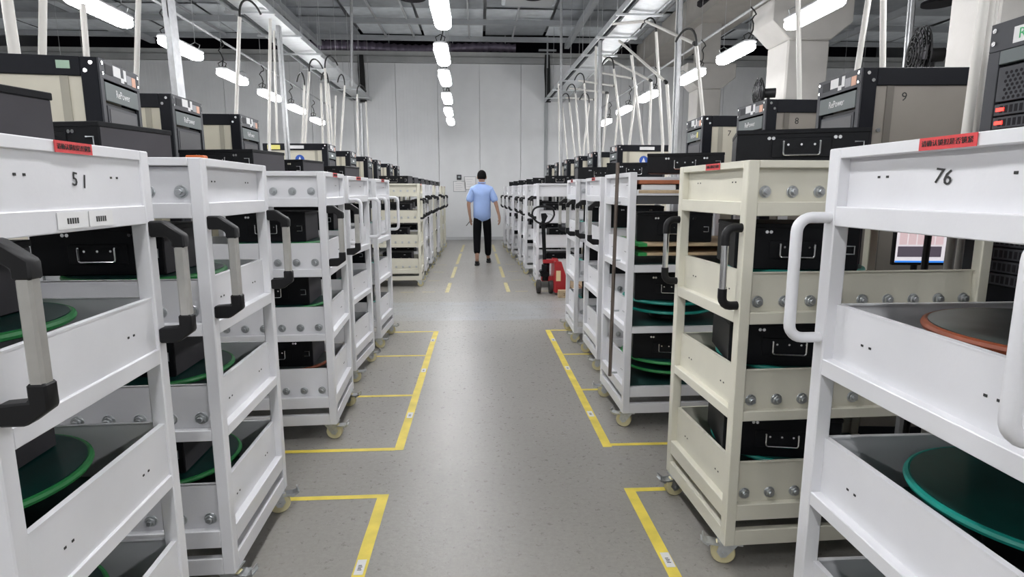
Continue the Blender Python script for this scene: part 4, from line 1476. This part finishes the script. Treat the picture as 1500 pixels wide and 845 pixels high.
E_ = [('pel', 'wst'), ('wst', 'che'), ('che', 'upc'), ('upc', 'nek'), ('nek', 'skl'), ('skl', 'hed'), ('pel', 'lh'), ('lh', 'lk'), ('lk', 'la'), ('la', 'lf'), ('pel', 'rh'), ('rh', 'rk'), ('rk', 'ra'), ('ra', 'rf'),
      ('upc', 'ls'), ('ls', 'le'), ('le', 'lw'), ('lw', 'lp'), ('upc', 'rs'), ('rs', 're'), ('re', 'rw'), ('rw', 'rp')]
rad = {'pel': (0.13, 0.10), 'wst': (0.12, 0.09), 'che': (0.14, 0.10), 'upc': (0.12, 0.08), 'nek': 0.05, 'skl': (0.065, 0.075), 'hed': (0.075, 0.09),
       'lh': 0.075, 'lk': 0.052, 'la': 0.036, 'lf': 0.034, 'rh': 0.075, 'rk': 0.052, 'ra': 0.036, 'rf': 0.034,
       'ls': 0.055, 'le': 0.040, 'lw': 0.026, 'lp': (0.032, 0.018), 'rs': 0.055, 're': 0.040, 'rw': 0.026, 'rp': (0.018, 0.034)}
verts = [J[k] for k in ks]
edges = [(idx[a], idx[b]) for a, b in E_]
radii = [rad[k] for k in ks]


def addv(parent_key, pos, r, name):
    idx[name] = len(verts)
    verts.append(pos)
    radii.append(r)
    edges.append((idx[parent_key], idx[name]))


# fingers and thumbs as chains rooted in the palm
for s, pk, base in ((-1, 'lp', Vector(J['lp'])), (1, 'rp', Vector(J['rp']))):
    for f in range(4):
        spread = (f - 1.5) * 0.018
        ln = (0.035, 0.042, 0.04, 0.03)[f]
        b0 = base + Vector((spread * 0.35, spread, -0.035))
        k1, k2 = '%s%d1' % (pk, f), '%s%d2' % (pk, f)
        addv(pk, tuple(b0), 0.0085, k1)
        addv(k1, tuple(b0 + Vector((-s * 0.010, 0.004, -ln))), 0.008, k2)
        addv(k2, tuple(b0 + Vector((-s * 0.024, 0.006, -ln * 1.6))), 0.007, k2 + 't')
    b0 = base + Vector((-s * 0.02, 0.035, -0.005))
    addv(pk, tuple(b0), 0.010, pk + 'th')
    addv(pk + 'th', tuple(b0 + Vector((-s * 0.01, 0.015, -0.04))), 0.008, pk + 'th2')
skin_mesh('body', verts, edges, radii, SKIN, P, 2)

# head shape with ears over the skull, face looks forward (+y)
hd = MB()
bmesh.ops.create_uvsphere(hd.bm, u_segments=24, v_segments=16, radius=1)
for v in hd.bm.verts:
    x, y, z = v.co
    taper = 1 - 0.18 * max(0, -z)
    v.co = Vector((x * 0.078 * taper, 0.02 + y * 0.098 * taper, 1.655 + z * 0.115))
    if y > 0.9:
        v.co.y += 0.006
for s in (-1, 1):
    r = bmesh.ops.create_uvsphere(hd.bm, u_segments=10, v_segments=8, radius=1)
    for v in r['verts']:
        v.co = Vector((s * 0.083 + v.co.x * 0.012, 0.02 + v.co.y * 0.018, 1.645 + v.co.z * 0.032))
hd.prism([(0.112, 1.67), (0.132, 1.635), (0.112, 1.625)], 'x', -0.012, 0.012)
head = hd.build('head', SKIN, P)
for s in (-1, 1):
    e = MB()
    bmesh.ops.create_uvsphere(e.bm, u_segments=10, v_segments=8, radius=0.011)
    e.build('eye', WLET, head, loc=(s * 0.03, 0.108, 1.665))
m = MB()
m.box(-0.024, 0.108, 1.600, 0.024, 0.116, 1.607)
m.build('mouth', mat('lips', (0.38, 0.14, 0.12), 0.5), head)
hr = MB()
bmesh.ops.create_uvsphere(hr.bm, u_segments=28, v_segments=20, radius=1)
dele = []
for v in hr.bm.verts:
    x, y, z = v.co
    if (y > 0.55 and z < 0.55) or z < -0.62 or (abs(x) > 0.8 and z < -0.05 and y > -0.1):
        dele.append(v)
    jit = 1 + 0.025 * math.sin(x * 21 + z * 17) * math.cos(y * 19)
    v.co = Vector((x * 0.087 * jit, 0.010 + y * 0.104 * jit, 1.676 + z * 0.108 * jit))
bmesh.ops.delete(hr.bm, geom=dele, context='VERTS')
hr.build('hair', HAIR, P, label='short black hair')
# shirt: torso plus short sleeves, straight hem
sv_ = [(0, 0, 0.80), (0, 0.0, 0.96), (0, 0.0, 1.14), (0, 0.0, 1.30), (0, 0, 1.425), (0, 0.012, 1.535), (-0.16, 0, 1.405), (-0.215, -0.01, 1.28), (-0.25, -0.02, 1.17), (0.16, 0, 1.405), (0.22, -0.01, 1.28), (0.262, -0.02, 1.17)]
se_ = [(0, 1), (1, 2), (2, 3), (3, 4), (4, 5), (4, 6), (6, 7), (7, 8), (4, 9), (9, 10), (10, 11)]
sr_ = [(0.178, 0.125), (0.185, 0.13), (0.180, 0.125), (0.185, 0.13), (0.16, 0.11), (0.066, 0.066), 0.086, 0.078, 0.080, 0.082, 0.078, 0.080]
skin_mesh('shirt', sv_, se_, sr_, SHIRT, P, 2, 2, label='light blue short-sleeved shirt')
col = MB().tube([(0.062 * math.cos(a), 0.012 + 0.062 * math.sin(a), 1.545) for a in [2 * PI * k / 20 for k in range(20)]], 0.014, 8, closed=True)
col.build('collar', SHIRT, P)
tv = [(0, 0, 0.96), (-0.085, 0, 0.90), (-0.10, -0.03, 0.52), (-0.097, -0.19, 0.20), (0.085, 0, 0.90), (0.105, 0.11, 0.52), (0.108, 0.19, 0.13), (0, 0, 1.04)]
te = [(7, 0), (0, 1), (1, 2), (2, 3), (0, 4), (4, 5), (5, 6)]
tr = [(0.145, 0.11), 0.098, 0.080, 0.066, 0.098, 0.080, 0.066, (0.14, 0.10)]
skin_mesh('trousers', tv, te, tr, TROUS, P, 2, 0, label='black cropped trousers')
for (x, y, z, rx) in ((-0.10, -0.19, 0.0, 0.0), (0.115, 0.26, 0.0, 0.12)):
    s = MB()
    out = [(-0.040, -0.10), (0.040, -0.10), (0.048, -0.02), (0.052, 0.09), (0.035, 0.165), (-0.035, 0.165), (-0.050, 0.09), (-0.045, -0.02)]
    s.prism(out, 'z', 0.0, 0.028)
    so = s.build('sole', SHOE, P, bevel=0.006)
    so.location = (x, y, z + 0.0)
    so.rotation_euler = (0, 0, 0.0)
    skin_mesh('shoe', [(x, y - 0.06, z + 0.062), (x, y + 0.02, z + 0.055), (x, y + 0.11, z + 0.042)], [(0, 1), (1, 2)], [(0.044, 0.05), (0.047, 0.040), (0.042, 0.026)], SHOE, P, 2, 0, label='black shoe')
tl = thing('pen', 'thin dark tool held in the left hand of the walking person', 'pen', (-0.175, 11.40, 0.80))
MB().cyl((0.03, 0, 0.05), (-0.07, 0.0, -0.07), 0.007, 8).build('barrel', GREYSIDE, tl)
